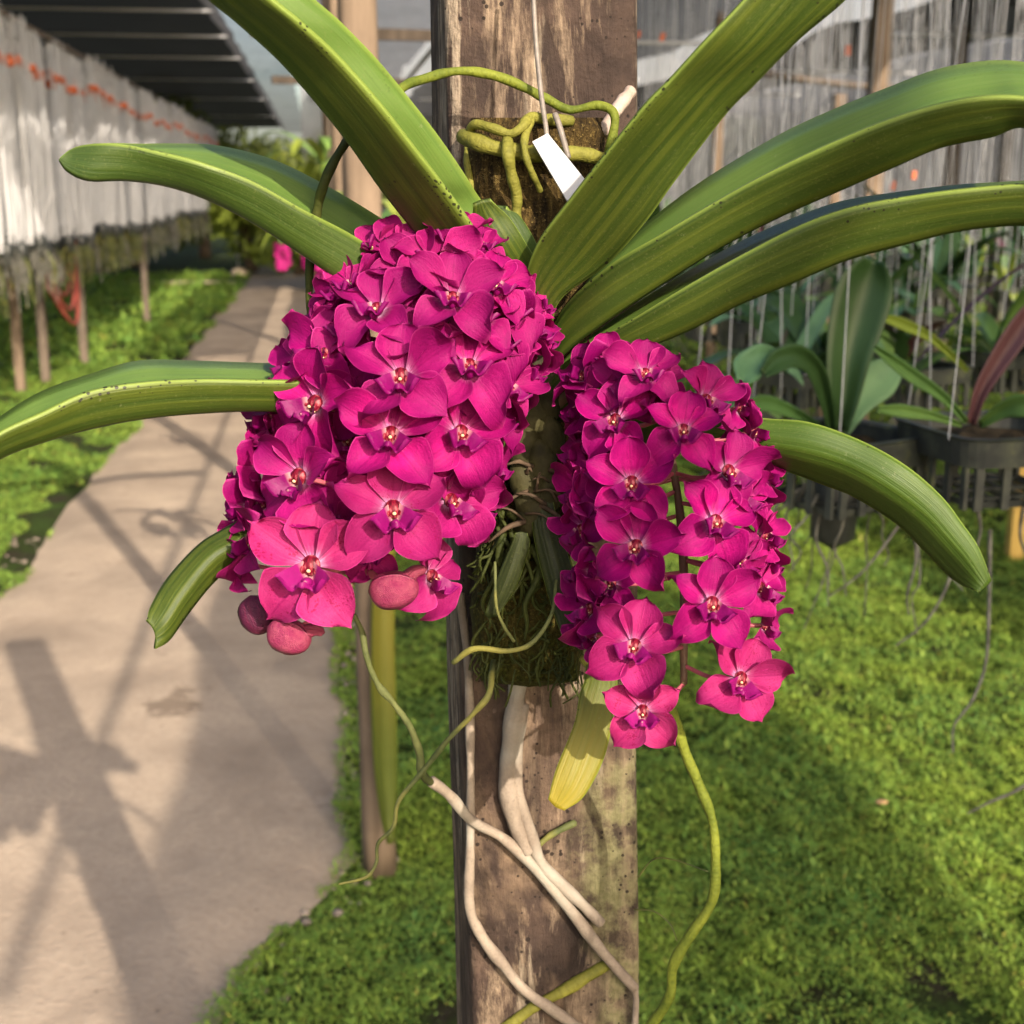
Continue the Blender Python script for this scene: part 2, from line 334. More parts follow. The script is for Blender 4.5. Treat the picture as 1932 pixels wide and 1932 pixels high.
def wood(name, a, b, sc=8):
    m = MT(name, 0.8, 0.2); g = m.noise(m.co('Object', (12, 12, 1)), sc * 0.3, 5, 0.6, 0.3); n = m.noise(m.co(), sc, 4)
    c = m.ramp(g, [(0.3, a), (0.7, b)]); c = m.mix(m.ramp(n, [(0.45, 0.0), (0.75, 0.5)]), c, tuple(x * 0.5 for x in a))
    m.col(c); m.bump(g, 0.5, 0.004); return m.m
M['post_tan'] = wood('tan_post', (0.135, 0.098, 0.068), (0.26, 0.19, 0.135))
M['post_grey'] = wood('grey_post', (0.10, 0.08, 0.065), (0.20, 0.155, 0.12))
M['post_yellow'] = wood('yellow_post', (0.50, 0.32, 0.08), (0.65, 0.45, 0.14))
M['wire'] = plain('hanger_wire', (0.20, 0.17, 0.145), 0.5, 0.3, 200, 0.5)
M['wire_thin'] = plain('galvanised_wire', (0.50, 0.51, 0.54), 0.42, 0.2, 30, 0.6)
M['strand'] = plain('pale_strand', (0.60, 0.60, 0.62), 0.5, 0.12, 3, 0.4)
M['tag'] = plain('white_tag', (0.40, 0.40, 0.42), 0.45, 0.04, 40)
M['orange'] = plain('orange_tie', (0.62, 0.15, 0.06), 0.5, 0.2, 10)
M['black_plastic'] = plain('black_plastic', (0.035, 0.038, 0.036), 0.45, 0.35, 25, 0.5)
def basket_mat():
    m = MT('basket_plastic', 0.5, 0.4); n = m.noise(m.co(), 26, 5, 0.6)
    m.col(m.ramp(n, [(0.40, (0.030, 0.033, 0.032)), (0.58, (0.058, 0.064, 0.050)), (0.74, (0.14, 0.15, 0.06))])); m.bump(n, 0.3, 0.003); return m.m
M['basket'] = basket_mat()
M['bark'] = plain('potting_bark', (0.055, 0.040, 0.022), 0.95, 0.6, 60, 0.1, 0.9)
def back_leaf(name, a, b, tr=0.25):
    m = MT(name, 0.42, 0.4); n = m.noise(m.co(), 14, 3); c = m.mix(m.info('Random'), a, b); c = m.mix(m.ramp(n, [(0.4, 0.0), (0.7, 0.5)]), c, tuple(x * 0.6 for x in a))
    m.col(c); m.transl(tr); return m.m
M['bleaf'] = back_leaf('basket_leaf', (0.09, 0.20, 0.055), (0.21, 0.34, 0.08))
M['bleaf_blue'] = back_leaf('blue_green_leaf', (0.10, 0.23, 0.12), (0.19, 0.34, 0.15))
M['bleaf_dark'] = back_leaf('dark_green_leaf', (0.030, 0.070, 0.020), (0.045, 0.095, 0.025), 0.12)
M['bleaf_purple'] = back_leaf('purple_leaf', (0.09, 0.035, 0.045), (0.12, 0.05, 0.05), 0.1)
M['bleaf_lime'] = back_leaf('lime_leaf', (0.22, 0.30, 0.04), (0.34, 0.40, 0.07))
def net_mat(name, col, hole):
    m = MT(name, 0.85, 0.1); n = m.noise(m.co('Object', (1, 1, 1)), 1.3, 4); m.col(m.ramp(n, [(0.3, tuple(x * 0.7 for x in col)), (0.7, col)]))
    t = m.noise(m.co('Object', (4.0, 1.0, 1.0)), 3.0, 4); m.transl(0.25, m.colv)
    m.see(m.ramp(t, [(0.3, hole * 0.75), (0.7, min(1.0, hole * 1.2))])); return m.m
M['net_dark'] = net_mat('dark_shade_net', (0.022, 0.022, 0.021), 0.004)
M['net_mid'] = net_mat('grey_shade_net', (0.09, 0.09, 0.10), 0.13)
M['net_pale'] = net_mat('pale_shade_net', (0.30, 0.30, 0.33), 0.30)
M['net_wall'] = net_mat('grey_net_wall', (0.24, 0.24, 0.26), 0.2)
def path_mat():
    m = MT('concrete_path', 0.9, 0.15); ob = m.co(); n = m.noise(ob, 2.2, 6, 0.6, 0.3); f = m.noise(ob, 60, 5, 0.7); g = m.noise(ob, 350, 2)
    c = m.ramp(n, [(0.3, (0.31, 0.245, 0.19)), (0.5, (0.44, 0.35, 0.27)), (0.7, (0.55, 0.44, 0.335))])
    c = m.mix(m.ramp(f, [(0.35, 0.45), (0.6, 0.0)]), c, (0.33, 0.25, 0.19)); c = m.mix(m.ramp(g, [(0.6, 0.0), (0.8, 0.4)]), c, (0.62, 0.52, 0.42))
    st = m.noise(ob, 3.1, 3, 0.5, 0.8); c = m.mix(m.ramp(st, [(0.68, 0.0), (0.73, 0.6)]), c, (0.20, 0.14, 0.10))
    br = m.noise(m.co('Object', (1.0, 7.0, 1.0), (0, 0, -AP)), 6, 3, 0.6); c = m.mix(m.ramp(br, [(0.62, 0.0), (0.72, 0.18)]), c, (0.30, 0.22, 0.17))
    cr = m.voro(m.comb(m.math('ADD', m.sep(ob)[0], m.math('MULTIPLY', f, 0.05)), m.math('ADD', m.sep(ob)[1], m.math('MULTIPLY', m.noise(ob, 5, 4), 0.25)), 0.0), 0.9, 'DISTANCE_TO_EDGE')
    c = m.mix(m.math('MULTIPLY', m.math('LESS_THAN', cr, 0.002), m.ramp(m.noise(ob, 1.7, 2), [(0.52, 0.0), (0.6, 0.5)])), c, (0.12, 0.09, 0.07))
    sp = m.math('LESS_THAN', m.voro(ob, 11), 0.055); c = m.mix(m.math('MULTIPLY', sp, 0.6), c, (0.17, 0.13, 0.10))
    sx, sy, _ = at_ground(338, 1345); px_ = m.math('SUBTRACT', m.sep(ob)[0], sx); py_ = m.math('SUBTRACT', m.sep(ob)[1], sy)
    rr_ = m.math('SQRT', m.math('ADD', m.math('MULTIPLY', m.math('POWER', px_, 2.0), 1.0), m.math('MULTIPLY', m.math('POWER', py_, 2.0), 0.8)))
    wet = m.math('SUBTRACT', rr_, m.math('MULTIPLY', m.math('SUBTRACT', m.noise(ob, 13, 5, 0.7), 0.5), 0.42)); c = m.mix(m.ramp(wet, [(0.05, 0.75), (0.10, 0.0)]), c, (0.16, 0.12, 0.09))
    dk = m.noise(m.co('Object', (1, 1, 1), (0.2, 0.1, 0.5)), 1.3, 5, 0.7, 0.5); c = m.mix(m.ramp(dk, [(0.50, 0.0), (0.66, 0.5)]), c, (0.25, 0.20, 0.16))
    m.col(c); m.bump(m.math('ADD', m.math('MULTIPLY', n, 2.0), m.math('ADD', f, m.math('MULTIPLY', br, 0.15))), 0.6, 0.008); return m.m
M['path'] = path_mat()
def ground_mat():
    m = MT('soil', 0.95, 0.1); n = m.noise(m.co(), 5, 6, 0.65); b = m.noise(m.co(), 70, 4, 0.7)
    c = m.ramp(n, [(0.38, (0.055, 0.044, 0.032)), (0.5, (0.045, 0.065, 0.018)), (0.65, (0.065, 0.12, 0.022))])
    c = m.mix(m.ramp(b, [(0.4, 0.6), (0.6, 0.0)]), c, (0.018, 0.020, 0.009)); m.col(c); m.bump(b, 1.0, 0.02); return m.m
M['ground'] = ground_mat()
def cover_mat(name, a, b, d, dry=(0.30, 0.30, 0.06)):
    m = MT(name, 0.55, 0.25); r = m.island(); n = m.noise(m.co(), 2.4, 4); c = m.mix(m.ramp(n, [(0.4, 0.0), (0.62, 1.0)]), a, b)
    c = m.mix(m.ramp(r, [(0.0, 0.0), (1.0, 0.75)]), c, d); c = m.mix(m.math('GREATER_THAN', r, 0.955), c, dry)
    m.col(c); m.transl(0.38); return m.m
M['cover'] = cover_mat('ground_cover', (0.11, 0.26, 0.060), (0.24, 0.37, 0.050), (0.40, 0.50, 0.080))
M['cover_left'] = cover_mat('lawn', (0.11, 0.25, 0.05), (0.23, 0.36, 0.055), (0.33, 0.45, 0.08))
M['tree_leaf'] = cover_mat('tree_leaf', (0.08, 0.13, 0.03), (0.16, 0.20, 0.05), (0.24, 0.28, 0.07))
M['bark_tree'] = plain('tree_bark', (0.12, 0.085, 0.055), 0.9, 0.4, 12, 0.1, 0.6)
M['stone'] = plain('pale_stone', (0.52, 0.42, 0.30), 0.85, 0.2, 30, 0.2, 0.4)
M['white_pipe'] = plain('white_pipe', (0.62, 0.60, 0.55), 0.5, 0.1, 20)
M['red'] = plain('red_plastic', (0.25, 0.055, 0.04), 0.5, 0.25, 12)
M['pipe'] = plain('steel_pipe', (0.30, 0.28, 0.26), 0.5, 0.25, 12, 0.5)
M['dry_leaf'] = plain('dry_leaf', (0.55, 0.34, 0.17), 0.7, 0.3, 80)
M['bloom_far'] = plain('pink_bloom', (0.36, 0.008, 0.14), 0.5, 0.3, 60)

# ------------------------------------------------------------------ the setting: ground and path
g = 120
me = mesh_of('ground', [(-g, -20, 0), (g, -20, 0), (g, 200, 0), (-g, 200, 0)], [(0, 1, 2, 3)], None, False)
tag(link('ground', me, M['ground']), kind='structure')
def path_edge(t, side):
    n = noise.noise(Vector((t * 1.7, side * 3.1, 0.3))) * (0.05 if side > 0 else 0.08) + noise.noise(Vector((t * 6.0, side * 7.7, 1.3))) * 0.025
    if side < 0: return -1.19 + n - 0.02 * max(0, t - 8) * 0.0
    return 0.02 + n + (-0.26 * max(0, min(1, (2.75 - t) / 0.6)))
mb = MB(); rows = []; ur = []
ts = np.concatenate([np.arange(0.3, 6, 0.05), np.arange(6, 34, 0.4)])
for t in ts:
    a, b = path_edge(t, -1), path_edge(t, 1); row = []
    for k in range(9):
        f = k / 8; L = a + (b - a) * f; z = 0.030 - (0.028 if k in (0, 8) else 0) + 0.004 * noise.noise(Vector((L * 3, t * 3, 0)))
        row.append(W(L, t, z))
    rows.append(row); ur.append([(0, 0)] * 9)
mb.grid(rows, ur)
tag(link('path', mb.mesh('path'), M['path']), kind='structure')

# ------------------------------------------------------------------ ground cover (leaflets nobody could count)
def leaflets(name, regions, mat, label, cat):
    Vs = []; base = 0
    for (L0, L1, t0, t1, dens, size, hmax, keep) in regions:
        n = int((L1 - L0) * (t1 - t0) * dens)
        L = rng.uniform(L0, L1, n); t = rng.uniform(t0, t1, n)
        hh = np.array([noise.noise(Vector((a * 2.6, b * 2.6, 5.0))) + 0.6 * noise.noise(Vector((a * 8.0, b * 8.0, 9.0))) for a, b in zip(L, t)]) + np.array([0.55 * noise.noise(Vector((a * 22, b * 22, 3.0))) for a, b in zip(L, t)])
        thin = np.array([noise.noise(Vector((a * 1.7 + 40, b * 1.7, 2.0))) + 0.5 * noise.noise(Vector((a * 6, b * 6 + 30, 2.0))) for a, b in zip(L, t)])
        ok = np.array([keep(a, b) for a, b in zip(L, t)]) & (thin > -0.58 + rng.normal(0, 0.08, n))
        L, t, hh = L[ok], t[ok], hh[ok]; n = len(L)
        z = np.clip(0.45 + 0.85 * hh, 0.05, 1.5) * hmax * rng.uniform(0.35, 1.0, n)
        cx = NX * L + DX * t; cy = NY * L + DY * t; C3 = np.stack([cx, cy, z], 1)
        s = size * (0.45 + rng.gamma(2.0, 0.27, n))
        az = rng.uniform(0, 2 * np.pi, n); el = rng.uniform(-0.2, 1.1, n)
        d = np.stack([np.cos(az) * np.cos(el), np.sin(az) * np.cos(el), np.sin(el)], 1)
        az2 = az + np.pi / 2; e = np.stack([np.cos(az2), np.sin(az2), rng.uniform(-0.5, 0.5, n)], 1)
        d *= s[:, None]; e *= (s * 0.38)[:, None]
        Vs.append(np.stack([C3 - d, C3 + e - d * 0.1, C3 + d, C3 - e - d * 0.1], 1).reshape(-1, 3))
    V = np.concatenate(Vs); nf = len(V) // 4
    me = bpy.data.meshes.new(name); me.vertices.add(len(V)); me.vertices.foreach_set('co', V.astype(np.float32).ravel())
    me.loops.add(nf * 4); me.loops.foreach_set('vertex_index', np.arange(nf * 4, dtype=np.int32))
    me.polygons.add(nf); me.polygons.foreach_set('loop_start', np.arange(0, nf * 4, 4, dtype=np.int32)); me.polygons.foreach_set('loop_total', np.full(nf, 4, dtype=np.int32))
    me.update(calc_edges=True); me.validate(); tag(link(name, me, mat), label, cat, kind='stuff'); return nf
def right_of(a, b): return a > path_edge(b, 1) + 0.02 * random.random() - 0.03
n1 = leaflets('ground_cover', [(-0.45, 2.6, 1.5, 3.2, 72000, 0.0046, 0.055, right_of), (-0.2, 4.0, 3.2, 5.2, 36000, 0.0060, 0.06, right_of),
    (-0.1, 6.0, 5.2, 9.5, 10000, 0.0105, 0.07, right_of), (-0.1, 8.0, 9.5, 16, 500, 0.05, 0.10, right_of)], M['cover'],
    'low green ground cover with tiny leaves right of the concrete path', 'ground cover')
def left_of(a, b): return a < path_edge(b, -1) + 0.03 and noise.noise(Vector((a * 3, b * 3, 20))) > -0.33 + 0.35 * max(0, 1 - abs(a + 1.25) * 5)
n2 = leaflets('lawn', [(-3.2, -1.05, 3.4, 6.5, 22000, 0.0075, 0.045, left_of), (-4.5, -1.05, 6.5, 11.5, 9000, 0.012, 0.05, left_of), (-7, -1.05, 11.5, 24, 700, 0.045, 0.07, left_of)], M['cover_left'],
    'sunlit short green lawn left of the concrete path', 'grass')
print('leaflets', n1, n2)
# pebbles and crumbs of soil along the path
mb = MB()
for k in range(420):
    t = random.uniform(2.0, 6.0); e = random.random() < 0.7
    L = (path_edge(t, 1) + random.uniform(-0.01, 0.10)) if e else path_edge(t, -1) - random.uniform(-0.02, 0.2)
    r = random.uniform(0.004, 0.013); mb.ball(W(L, t, r * 0.5), (r, r * random.uniform(0.6, 1.2), r * 0.6), 0, 6, 4)
tag(link('gravel', mb.mesh('gravel'), plain('gravel_stone', (0.22, 0.18, 0.15), 0.9, 0.5, 40)), 'loose gravel and soil crumbs along the path edges', 'gravel', kind='stuff')

# ------------------------------------------------------------------ posts, nets, pipe
def wobbly_post(name, base, top, w, d, rz, mat, bev=0.006, wob=0.003, root=None, seg=26):
    mb = MB(); base = Vector(base); top = Vector(top); prof = []
    hw, hd = w / 2, d / 2
    for (sx, sy) in ((-1, -1), (1, -1), (1, 1), (-1, 1)):
        for (ox, oy) in (((0, 1), (0.35, 0.35), (1, 0)) if sx * sy > 0 else ((1, 0), (0.35, 0.35), (0, 1))):
            prof.append((sx * (hw - bev * ox), sy * (hd - bev * oy)))
    # insert points along the long faces
    full = []
    for i in range(len(prof)):
        a, b = prof[i], prof[(i + 1) % len(prof)]; full.append(a)
        if math.hypot(a[0] - b[0], a[1] - b[1]) > bev * 3:
            for k in range(1, 6): full.append((a[0] + (b[0] - a[0]) * k / 6, a[1] + (b[1] - a[1]) * k / 6))
    rot = Matrix.Rotation(rz, 3, 'Z'); rows = []; U = []
    for i in range(seg + 1):
        f = i / seg; c = base.lerp(top, f); row = []
        for (x, y) in full:
            q = rot @ Vector((x, y, 0)); nn = noise.noise(Vector((q.x * 18, q.y * 18, c.z * 5))) * wob
            row.append(c + q + q.normalized() * nn)
        rows.append(row); U.append([(0, 0)] * len(full))
    mb.grid(rows, U, 0, closed=True)
    for rowi in (0, seg):
        cc = sum(rows[rowi], Vector()) / len(full); b = len(mb.V); n = len(full)
        mb.add([cc], []); 
        for j in range(n):
            a, b2 = rowi * n + j, rowi * n + (j + 1) % n
            mb.F.append((b, a, b2) if rowi else (b, b2, a)); mb.M.append(0)
    return link(name, mb.mesh(name), mat)
# the post that carries the plant: front face turned a little to the right of the camera
pc = P(1037, 966, 0.845); ang = R(-9)
pw = 0.115

mainpost = wobbly_post('post', (0.0, 0, 0), (0, 0, 1.86), pw, 0.085, 0, M['post'], 0.005, 0.0022, seg=70)
mainpost.location = (0.0385, 0.802, 0); mainpost.rotation_euler = (R(-3.0), R(-0.5), R(10))
tag(mainpost, 'weathered brown square post in front with pale streaks carrying the magenta orchid', 'post')

row_posts = [(0.085, 2.70, 0.070, 'post_tan', 'tan wooden post behind the plant with a yellow-green leaf hanging on it'),
             (0.10, 5.2, 0.09, 'post_tan', 'second tan post along the right edge of the path'),
             (0.10, 8.0, 0.09, 'post_grey', 'grey post midway along the right edge of the path'),
             (0.10, 11.5, 0.09, 'post_tan', 'farthest tan post beside the path near its end')]
for L, t, wd, mt, lab in row_posts:
    p = W(L, t); o = wobbly_post('post', (0, 0, 0), (0, 0, 2.5), wd, wd, 0, M[mt], 0.018, 0.005); o.location = p; o.rotation_euler = (0, 0, AP + R(8))
    tag(o, lab, 'post', 'posts along the path')
    b = MB().box((0, 0, 0), (0.55, 0.022, 0.03)); bo = link('crossbar', b.mesh('crossbar', False), M['post_grey'], o); bo.location = (0.1, -wd / 2 - 0.024, 2.28)
right_posts = [(1.75, 6.3, 0.075, 2.5, 'post_tan', 'tan timber post standing among the right hand hanging baskets, nearest of them'),
               (1.75, 7.2, 0.06, 1.9, 'post_tan', 'short orange-brown post with a cut top among the hanging baskets'),
               (1.3, 8.6, 0.06, 2.5, 'post_tan', 'thin tan post far behind the white tag among the hanging wires'),
               (3.2, 9.5, 0.09, 2.5, 'post_grey', 'grey post at the back of the right hand hanging baskets'),
               (4.4, 12.5, 0.09, 2.5, 'post_grey', 'dark grey post farthest right under the nets')]
def dirpt(px, dist):                  # a ground point in the direction of column px, dist metres away
    x = (px - 966) / 2622.0; return Vector((x * dist, dist, 0))
rp = [(1645, 6.2), (1575, 7.0), (1350, 8.8), (1790, 9.5), (1890, 12.5)]
for (L, t, wd, h, mt, lab), (px, dist) in zip(right_posts, rp):
    o = wobbly_post('post', (0, 0, 0), (0, 0, h), wd, wd, 0, M[mt]); o.location = dirpt(px, dist); o.rotation_euler = (0, 0, AP); tag(o, lab, 'post', 'posts among the baskets on the right')
o = wobbly_post('post', (0, 0, 0), (0, 0, 0.98), 0.06, 0.06, 0, M['post_yellow']); o.location = dirpt(1975, 5.2); tag(o, 'yellow painted post under the black basket at the right edge', 'post', 'posts among the baskets on the right')
left_posts = [(8, 9.7, 'post_tan', 'pale post at the left edge under the hanging strands'), (58, 10.2, 'post_grey', 'dark brown post second from the left edge under the strands'),
              (136, 11.2, 'post_grey', 'brown post under the strands beside the red hose'), (262, 15.0, 'post_grey', 'dark post below the middle of the strand row')]
for px, dist, mt, lab in left_posts:
    o = wobbly_post('post', (0, 0, 0), (0, 0, 1.12), 0.06, 0.06, 0, M[mt]); o.location = dirpt(px, dist); tag(o, lab, 'post', 'posts under the strands on the left')

def sheet(name, L0, L1, t0, t1, z, mat, label, sag=0.10, nL=8, nt=60, battens=None, bmat='strand', fringe=0):
    rows = []; U = []
    for i in range(nt + 1):
        t = t0 + (t1 - t0) * i / nt; row = []
        for j in range(nL + 1):
            f = j / nL; L = L0 + (L1 - L0) * f
            zz = z - sag * math.sin(math.pi * ((t * 0.5) % 1.0)) * 0.6 - sag * 1.2 * math.sin(math.pi * f) + 0.05 * noise.noise(Vector((L * 2, t * 1.1, z)))
            row.append(W(L + 0.05 * noise.noise(Vector((t * 1.3, j, 0))), t, zz))
        rows.append(row); U.append([(0, 0)] * (nL + 1))
    mb = MB(); mb.grid(rows, U); root = empty(name, W((L0 + L1) / 2, t0, z)); tag(root, label, 'shade net', 'shade nets overhead')
    under(root, link('netting', mb.mesh('netting'), M[mat]))
    for bt in (battens or []):
        b = MB().tube([W(L0, bt, z - 0.16), W(L1, bt, z - 0.16)], 0.012, 6, 0, 0, 1); under(root, link('batten', b.mesh('batten'), M[bmat]))
    return root
sheet('shade_net', -7.5, -1.0, 2.0, 46, 3.35, 'net_dark', 'black shade net roof over the left side of the path', 0.06, battens=[5.5, 7.2, 8.8, 10.6, 12.6, 14.8, 17.2, 20, 24, 29, 36])
sheet('shade_net', -1.05, -0.35, 6, 46, 3.2, 'net_pale', 'loose pale net edge hanging beside the black roof over the path', 0.02, nL=3)
sheet('shade_net', 1.10, 2.78, -3.0, 22, 2.52, 'net_mid', 'grey shade net strip over the baskets right of the main post', 0.05, battens=[9, 12, 15])
sheet('shade_net', 3.75, 5.3, -3.0, 22, 2.6, 'net_dark', 'black shade net strip farther right', 0.05, battens=[9, 12, 15])
sheet('shade_net', 5.5, 9.5, -3.0, 22, 2.6, 'net_pale', 'pale shade net strip at the far right', 0.05)
sheet('shade_net', -0.1, 1.0, 7.0, 22, 2.75, 'net_pale', 'pale net strip over the far end of the path right of the tan post', 0.05)
def netwall(L0, t0, L1, t1, z0, z1, mat, label):
    n = 60; rows = []; U = []
    for i in range(n + 1):
        f = i / n; row = []
        for j in range(5):
            z = z0 + (z1 - z0) * j / 4; p = W(L0 + (L1 - L0) * f, t0 + (t1 - t0) * f, z)
            row.append(p + Vector((0.0, 0.09 * math.sin(i * 1.9) + 0.05 * noise.noise(Vector((i, j, 0))), 0)))
        rows.append(row); U.append([(0, 0)] * 5)
    mb = MB(); mb.grid(rows, U); tag(link('net_wall', mb.mesh('net_wall'), M[mat]), label, 'net wall')
netwall(-0.2, 20, 14, 22, 0.3, 5.2, 'net_wall', 'grey net wall closing the back of the right hand side')
netwall(6.6, 3, 6.8, 21, 1.35, 3.0, 'net_wall', 'grey net curtain along the far right of the baskets')
mb = MB().tube([W(0.78, -2, 2.32), W(0.78, 8, 2.34), W(0.78, 22, 2.32)], 0.017, 8, 0, 0, 4)
tag(link('overhead_pipe', mb.mesh('overhead_pipe'), M['pipe']), 'steel pipe running overhead along the right side of the path', 'pipe')
mb = MB().tube([W(1.9, 6.5, 2.0), W(3.5, 8.0, 2.02), W(6.5, 9.0, 2.05)], 0.02, 8, 0, 0, 4)
tag(link('overhead_pipe', mb.mesh('overhead_pipe'), M['post_grey']), 'dark horizontal rail behind the upper right leaves', 'rail')

# ------------------------------------------------------------------ left: rows of pale hanging strands with orange ties
protos = []
for v in range(4):
    root = empty('hanging_strands', (0, 0, 0)); root.hide_render = False
    mb = MB(); n = 15
    for k in range(n):
        x = (k - (n - 1) / 2) * 0.011 + random.uniform(-0.02, 0.02); y = random.uniform(-0.02, 0.02); x2 = x * random.uniform(0.75, 1.05)
        mb.tube([(x2, y, 1.40 + random.uniform(0, .06)), (x2 * .6 + x * .5 + random.uniform(-.012, .012), y, 1.1), (x * 1.1 + random.uniform(-.016, .016), y, 0.6), (x, y, 0.05)], random.choice((0.0014, 0.002, 0.003, 0.0055)), 5, 0, 0, 3, False)
    a = link('strands', mb.mesh('strands'), M['strand'], root)
    mb = MB().tube([(-0.045, 0, 1.18), (0.045, 0, 1.175)], 0.033, 8, 0, 0.2, 3) if v != 3 else MB().tube([(-0.02, 0, 1.10), (0.02, 0, 1.10)], 0.015, 6, 0, 0, 2)
    link('tie', mb.mesh('tie'), M['orange'] if v != 3 else M['tag'], root)
    mb = MB().tube([(0, 0, -0.07), (0, 0, 0.05)], (0.028, 0.045), 8, 0, 0, 2); link('pot', mb.mesh('pot'), M['black_plastic'], root)
    mb = MB()
    for k in range(12):
        a_ = random.uniform(0, 6.28); x, y = 0.03 * math.cos(a_), 0.03 * math.sin(a_)
        mb.tube([(x, y, -0.03), (x * 2 + random.uniform(-.03, .03), y * 2, -0.12), (x * 2.4 + random.uniform(-.04, .04), y * 2, random.uniform(-0.38, -0.15))], 0.004, 4, 0, 0, 3, False)
    link('root', mb.mesh('root'), M['root_grey'] if v % 2 else M['root_thin'], root)
    protos.append(root)
row_n = {}; cnt = 0
def ordn(n): return '%d%s' % (n, 'th' if 10 < n % 100 < 14 else {1: 'st', 2: 'nd', 3: 'rd'}.get(n % 10, 'th'))
for (L, t0, t1, st) in ((-1.93, 7.6, 27, 0.145), (-2.25, 8.2, 25, 0.22), (-2.7, 9.0, 22, 0.34)):
    t = t0
    while t < t1 and cnt < 280:
        src = protos[random.choice((0, 1, 2, 0, 1, 3))]; o = src if src.get('label') is None else copy_tree(src)
        o.location = W(L + random.uniform(-.07, .07), t, 1.06 + random.uniform(-.05, .05)); o.rotation_euler = (0, 0, random.uniform(-.8, .8) + 1.1)
        row_n[L] = row_n.get(L, 0) + 1; tag(o, 'pale strand bundle, %s from the front in the %s row on the left' % (ordn(row_n[L]), {-1.93: 'nearest', -2.25: 'middle', -2.7: 'back'}[L]), 'hanging strands', 'pale strand bundles hanging on the left')
        cnt += 1; t += st * random.uniform(0.5, 1.5)
mb = MB().tube([W(-1.93, 6.5, 2.52), W(-1.93, 27.5, 2.52)], 0.02, 6, 0, 0, 2); tag(link('rail', mb.mesh('rail'), M['post_grey']), 'long rail from which the pale strands on the left hang', 'rail')
# red hose hung between two posts
a, b = dirpt(75, 10.0), dirpt(142, 11.1)
mb = MB()
for k in range(4):
    z = 0.98 - 0.06 * k; mid = (a + b) / 2; mb.tube([a + Vector((0, -.1, z)), mid + Vector((0.03 * k, -.12, z - 0.22 - 0.05 * k)), b + Vector((0, -.1, z + 0.05))], 0.016, 6, 0, 0, 6)
tag(link('hose', mb.mesh('hose'), M['red']), 'red hose looped between the posts under the strands', 'hose')
# standpipe with its stone
sp = at_ground(450, 512); root = empty('standpipe', sp); tag(root, 'thin white standpipe with two round knobs at the left path edge', 'standpipe')
link('pipe', MB().tube([(0, 0, 0), (0, 0, 0.50)], 0.014, 8, 0, 0, 2).mesh('pipe'), M['white_pipe'], root)
for z in (0.28, 0.5): link('knob', MB().ball((0, 0, z), 0.05).mesh('knob'), M['white_pipe'], root)
mb = MB(); mb.ball((0, 0, 0.05), (0.16, 0.20, 0.10), 0, 10, 6); o = link('stone', mb.mesh('stone'), M['stone']); o.location = at_ground(452, 520) + Vector((0.05, -0.2, 0)); tag(o, 'pale stone block at the foot of the white standpipe', 'stone')
mb = MB(); mb.box((0, 0, 0.02), (0.9, 0.14, 0.02)); o = link('board', mb.mesh('board', False), M['stone']); o.location = at_ground(345, 536); o.rotation_euler = (0, 0, R(3)); tag(o, 'long pale board lying in the grass left of the path', 'board')

# ------------------------------------------------------------------ far trees
def make_tree(seed, h, cr, n, lime):
    r = np.random.default_rng(seed); root = empty('tree', (0, 0, 0))
    mb = MB(); mb.tube([(0, 0, 0), (0.08, 0, h * .3), (-.05, .05, h * .6), (0, 0, h * .85)], (0.13, 0.03), 8, 0, 0.2, 4)
    cen = []
    for k in range(9):
        a_ = r.uniform(0, 6.28); rr = r.uniform(.2, .8) * cr; z = h * r.uniform(.25, .95); c0 = Vector((rr * math.cos(a_), rr * math.sin(a_), z)); cen.append(c0)
        mb.tube([(0, 0, z * .6), c0 * .6 + Vector((0, 0, z * .3)), c0], (0.04, 0.012), 5, 0, 0.2, 3)
    link('trunk', mb.mesh('trunk'), M['bark_tree'], root)
    V = []; F = []
    for k in range(n):
        c0 = cen[r.integers(len(cen))]; d = Vector(r.normal(0, 1, 3)); d.normalize(); rad = cr * .5 * r.uniform(.5, 1.05); p = c0 + Vector((d.x * rad, d.y * rad, d.z * rad * .7))
        s = r.uniform(.05, .12); u = Vector(r.normal(0, 1, 3)).normalized(); v = u.cross(Vector(r.normal(0, 1, 3))).normalized()
        b = len(V); V += [p - u * s, p + v * s * .4, p + u * s, p - v * s * .4]; F.append((b, b + 1, b + 2, b + 3))
    link('crown', mesh_of('crown', V, F, None, False), M['tree_leaf'] if not lime else M['bleaf_lime'], root); return root
tA, tB, tC = make_tree(1, 3.4, 1.6, 5200, False), make_tree(2, 2.4, 1.5, 5200, False), make_tree(3, 1.9, 1.1, 3500, True)
spots = [(tA, 90, 27, 'rounded dark tree behind the left end of the strand rows'), (tB, 250, 26, 'bushy olive tree behind the middle of the strand rows'), (tA, 380, 29, 'loose olive tree behind the far end of the strand rows'),
         (tC, 470, 24, 'yellow-green bush seen under the end of the black roof'), (tC, 560, 23, 'bright bush at the end of the path, beside the tan post'), (tB, 520, 30, 'tall green tree closing the view along the path'),
         (tB, 690, 26, 'green tree behind the top of the tan post'), (tC, 610, 19, 'small lime shrub just left of the tan post'), (tA, 800, 30, 'tree behind the grey shaded side of the main post'),
         (tB, 1150, 27, 'tree behind the net to the right of the main post'), (tA, 1400, 29, 'tree behind the net above the white tag'), (tB, 1620, 28, 'tree behind the net near the tan right hand post'), (tA, 1850, 30, 'tree behind the net at the right edge')]
for src, px, dist, lab in spots:
    o = src if src.get('label') is None else copy_tree(src); o.location = dirpt(px, dist); o.rotation_euler = (0, 0, random.uniform(0, 6)); tag(o, lab, 'tree', 'trees beyond the nursery')

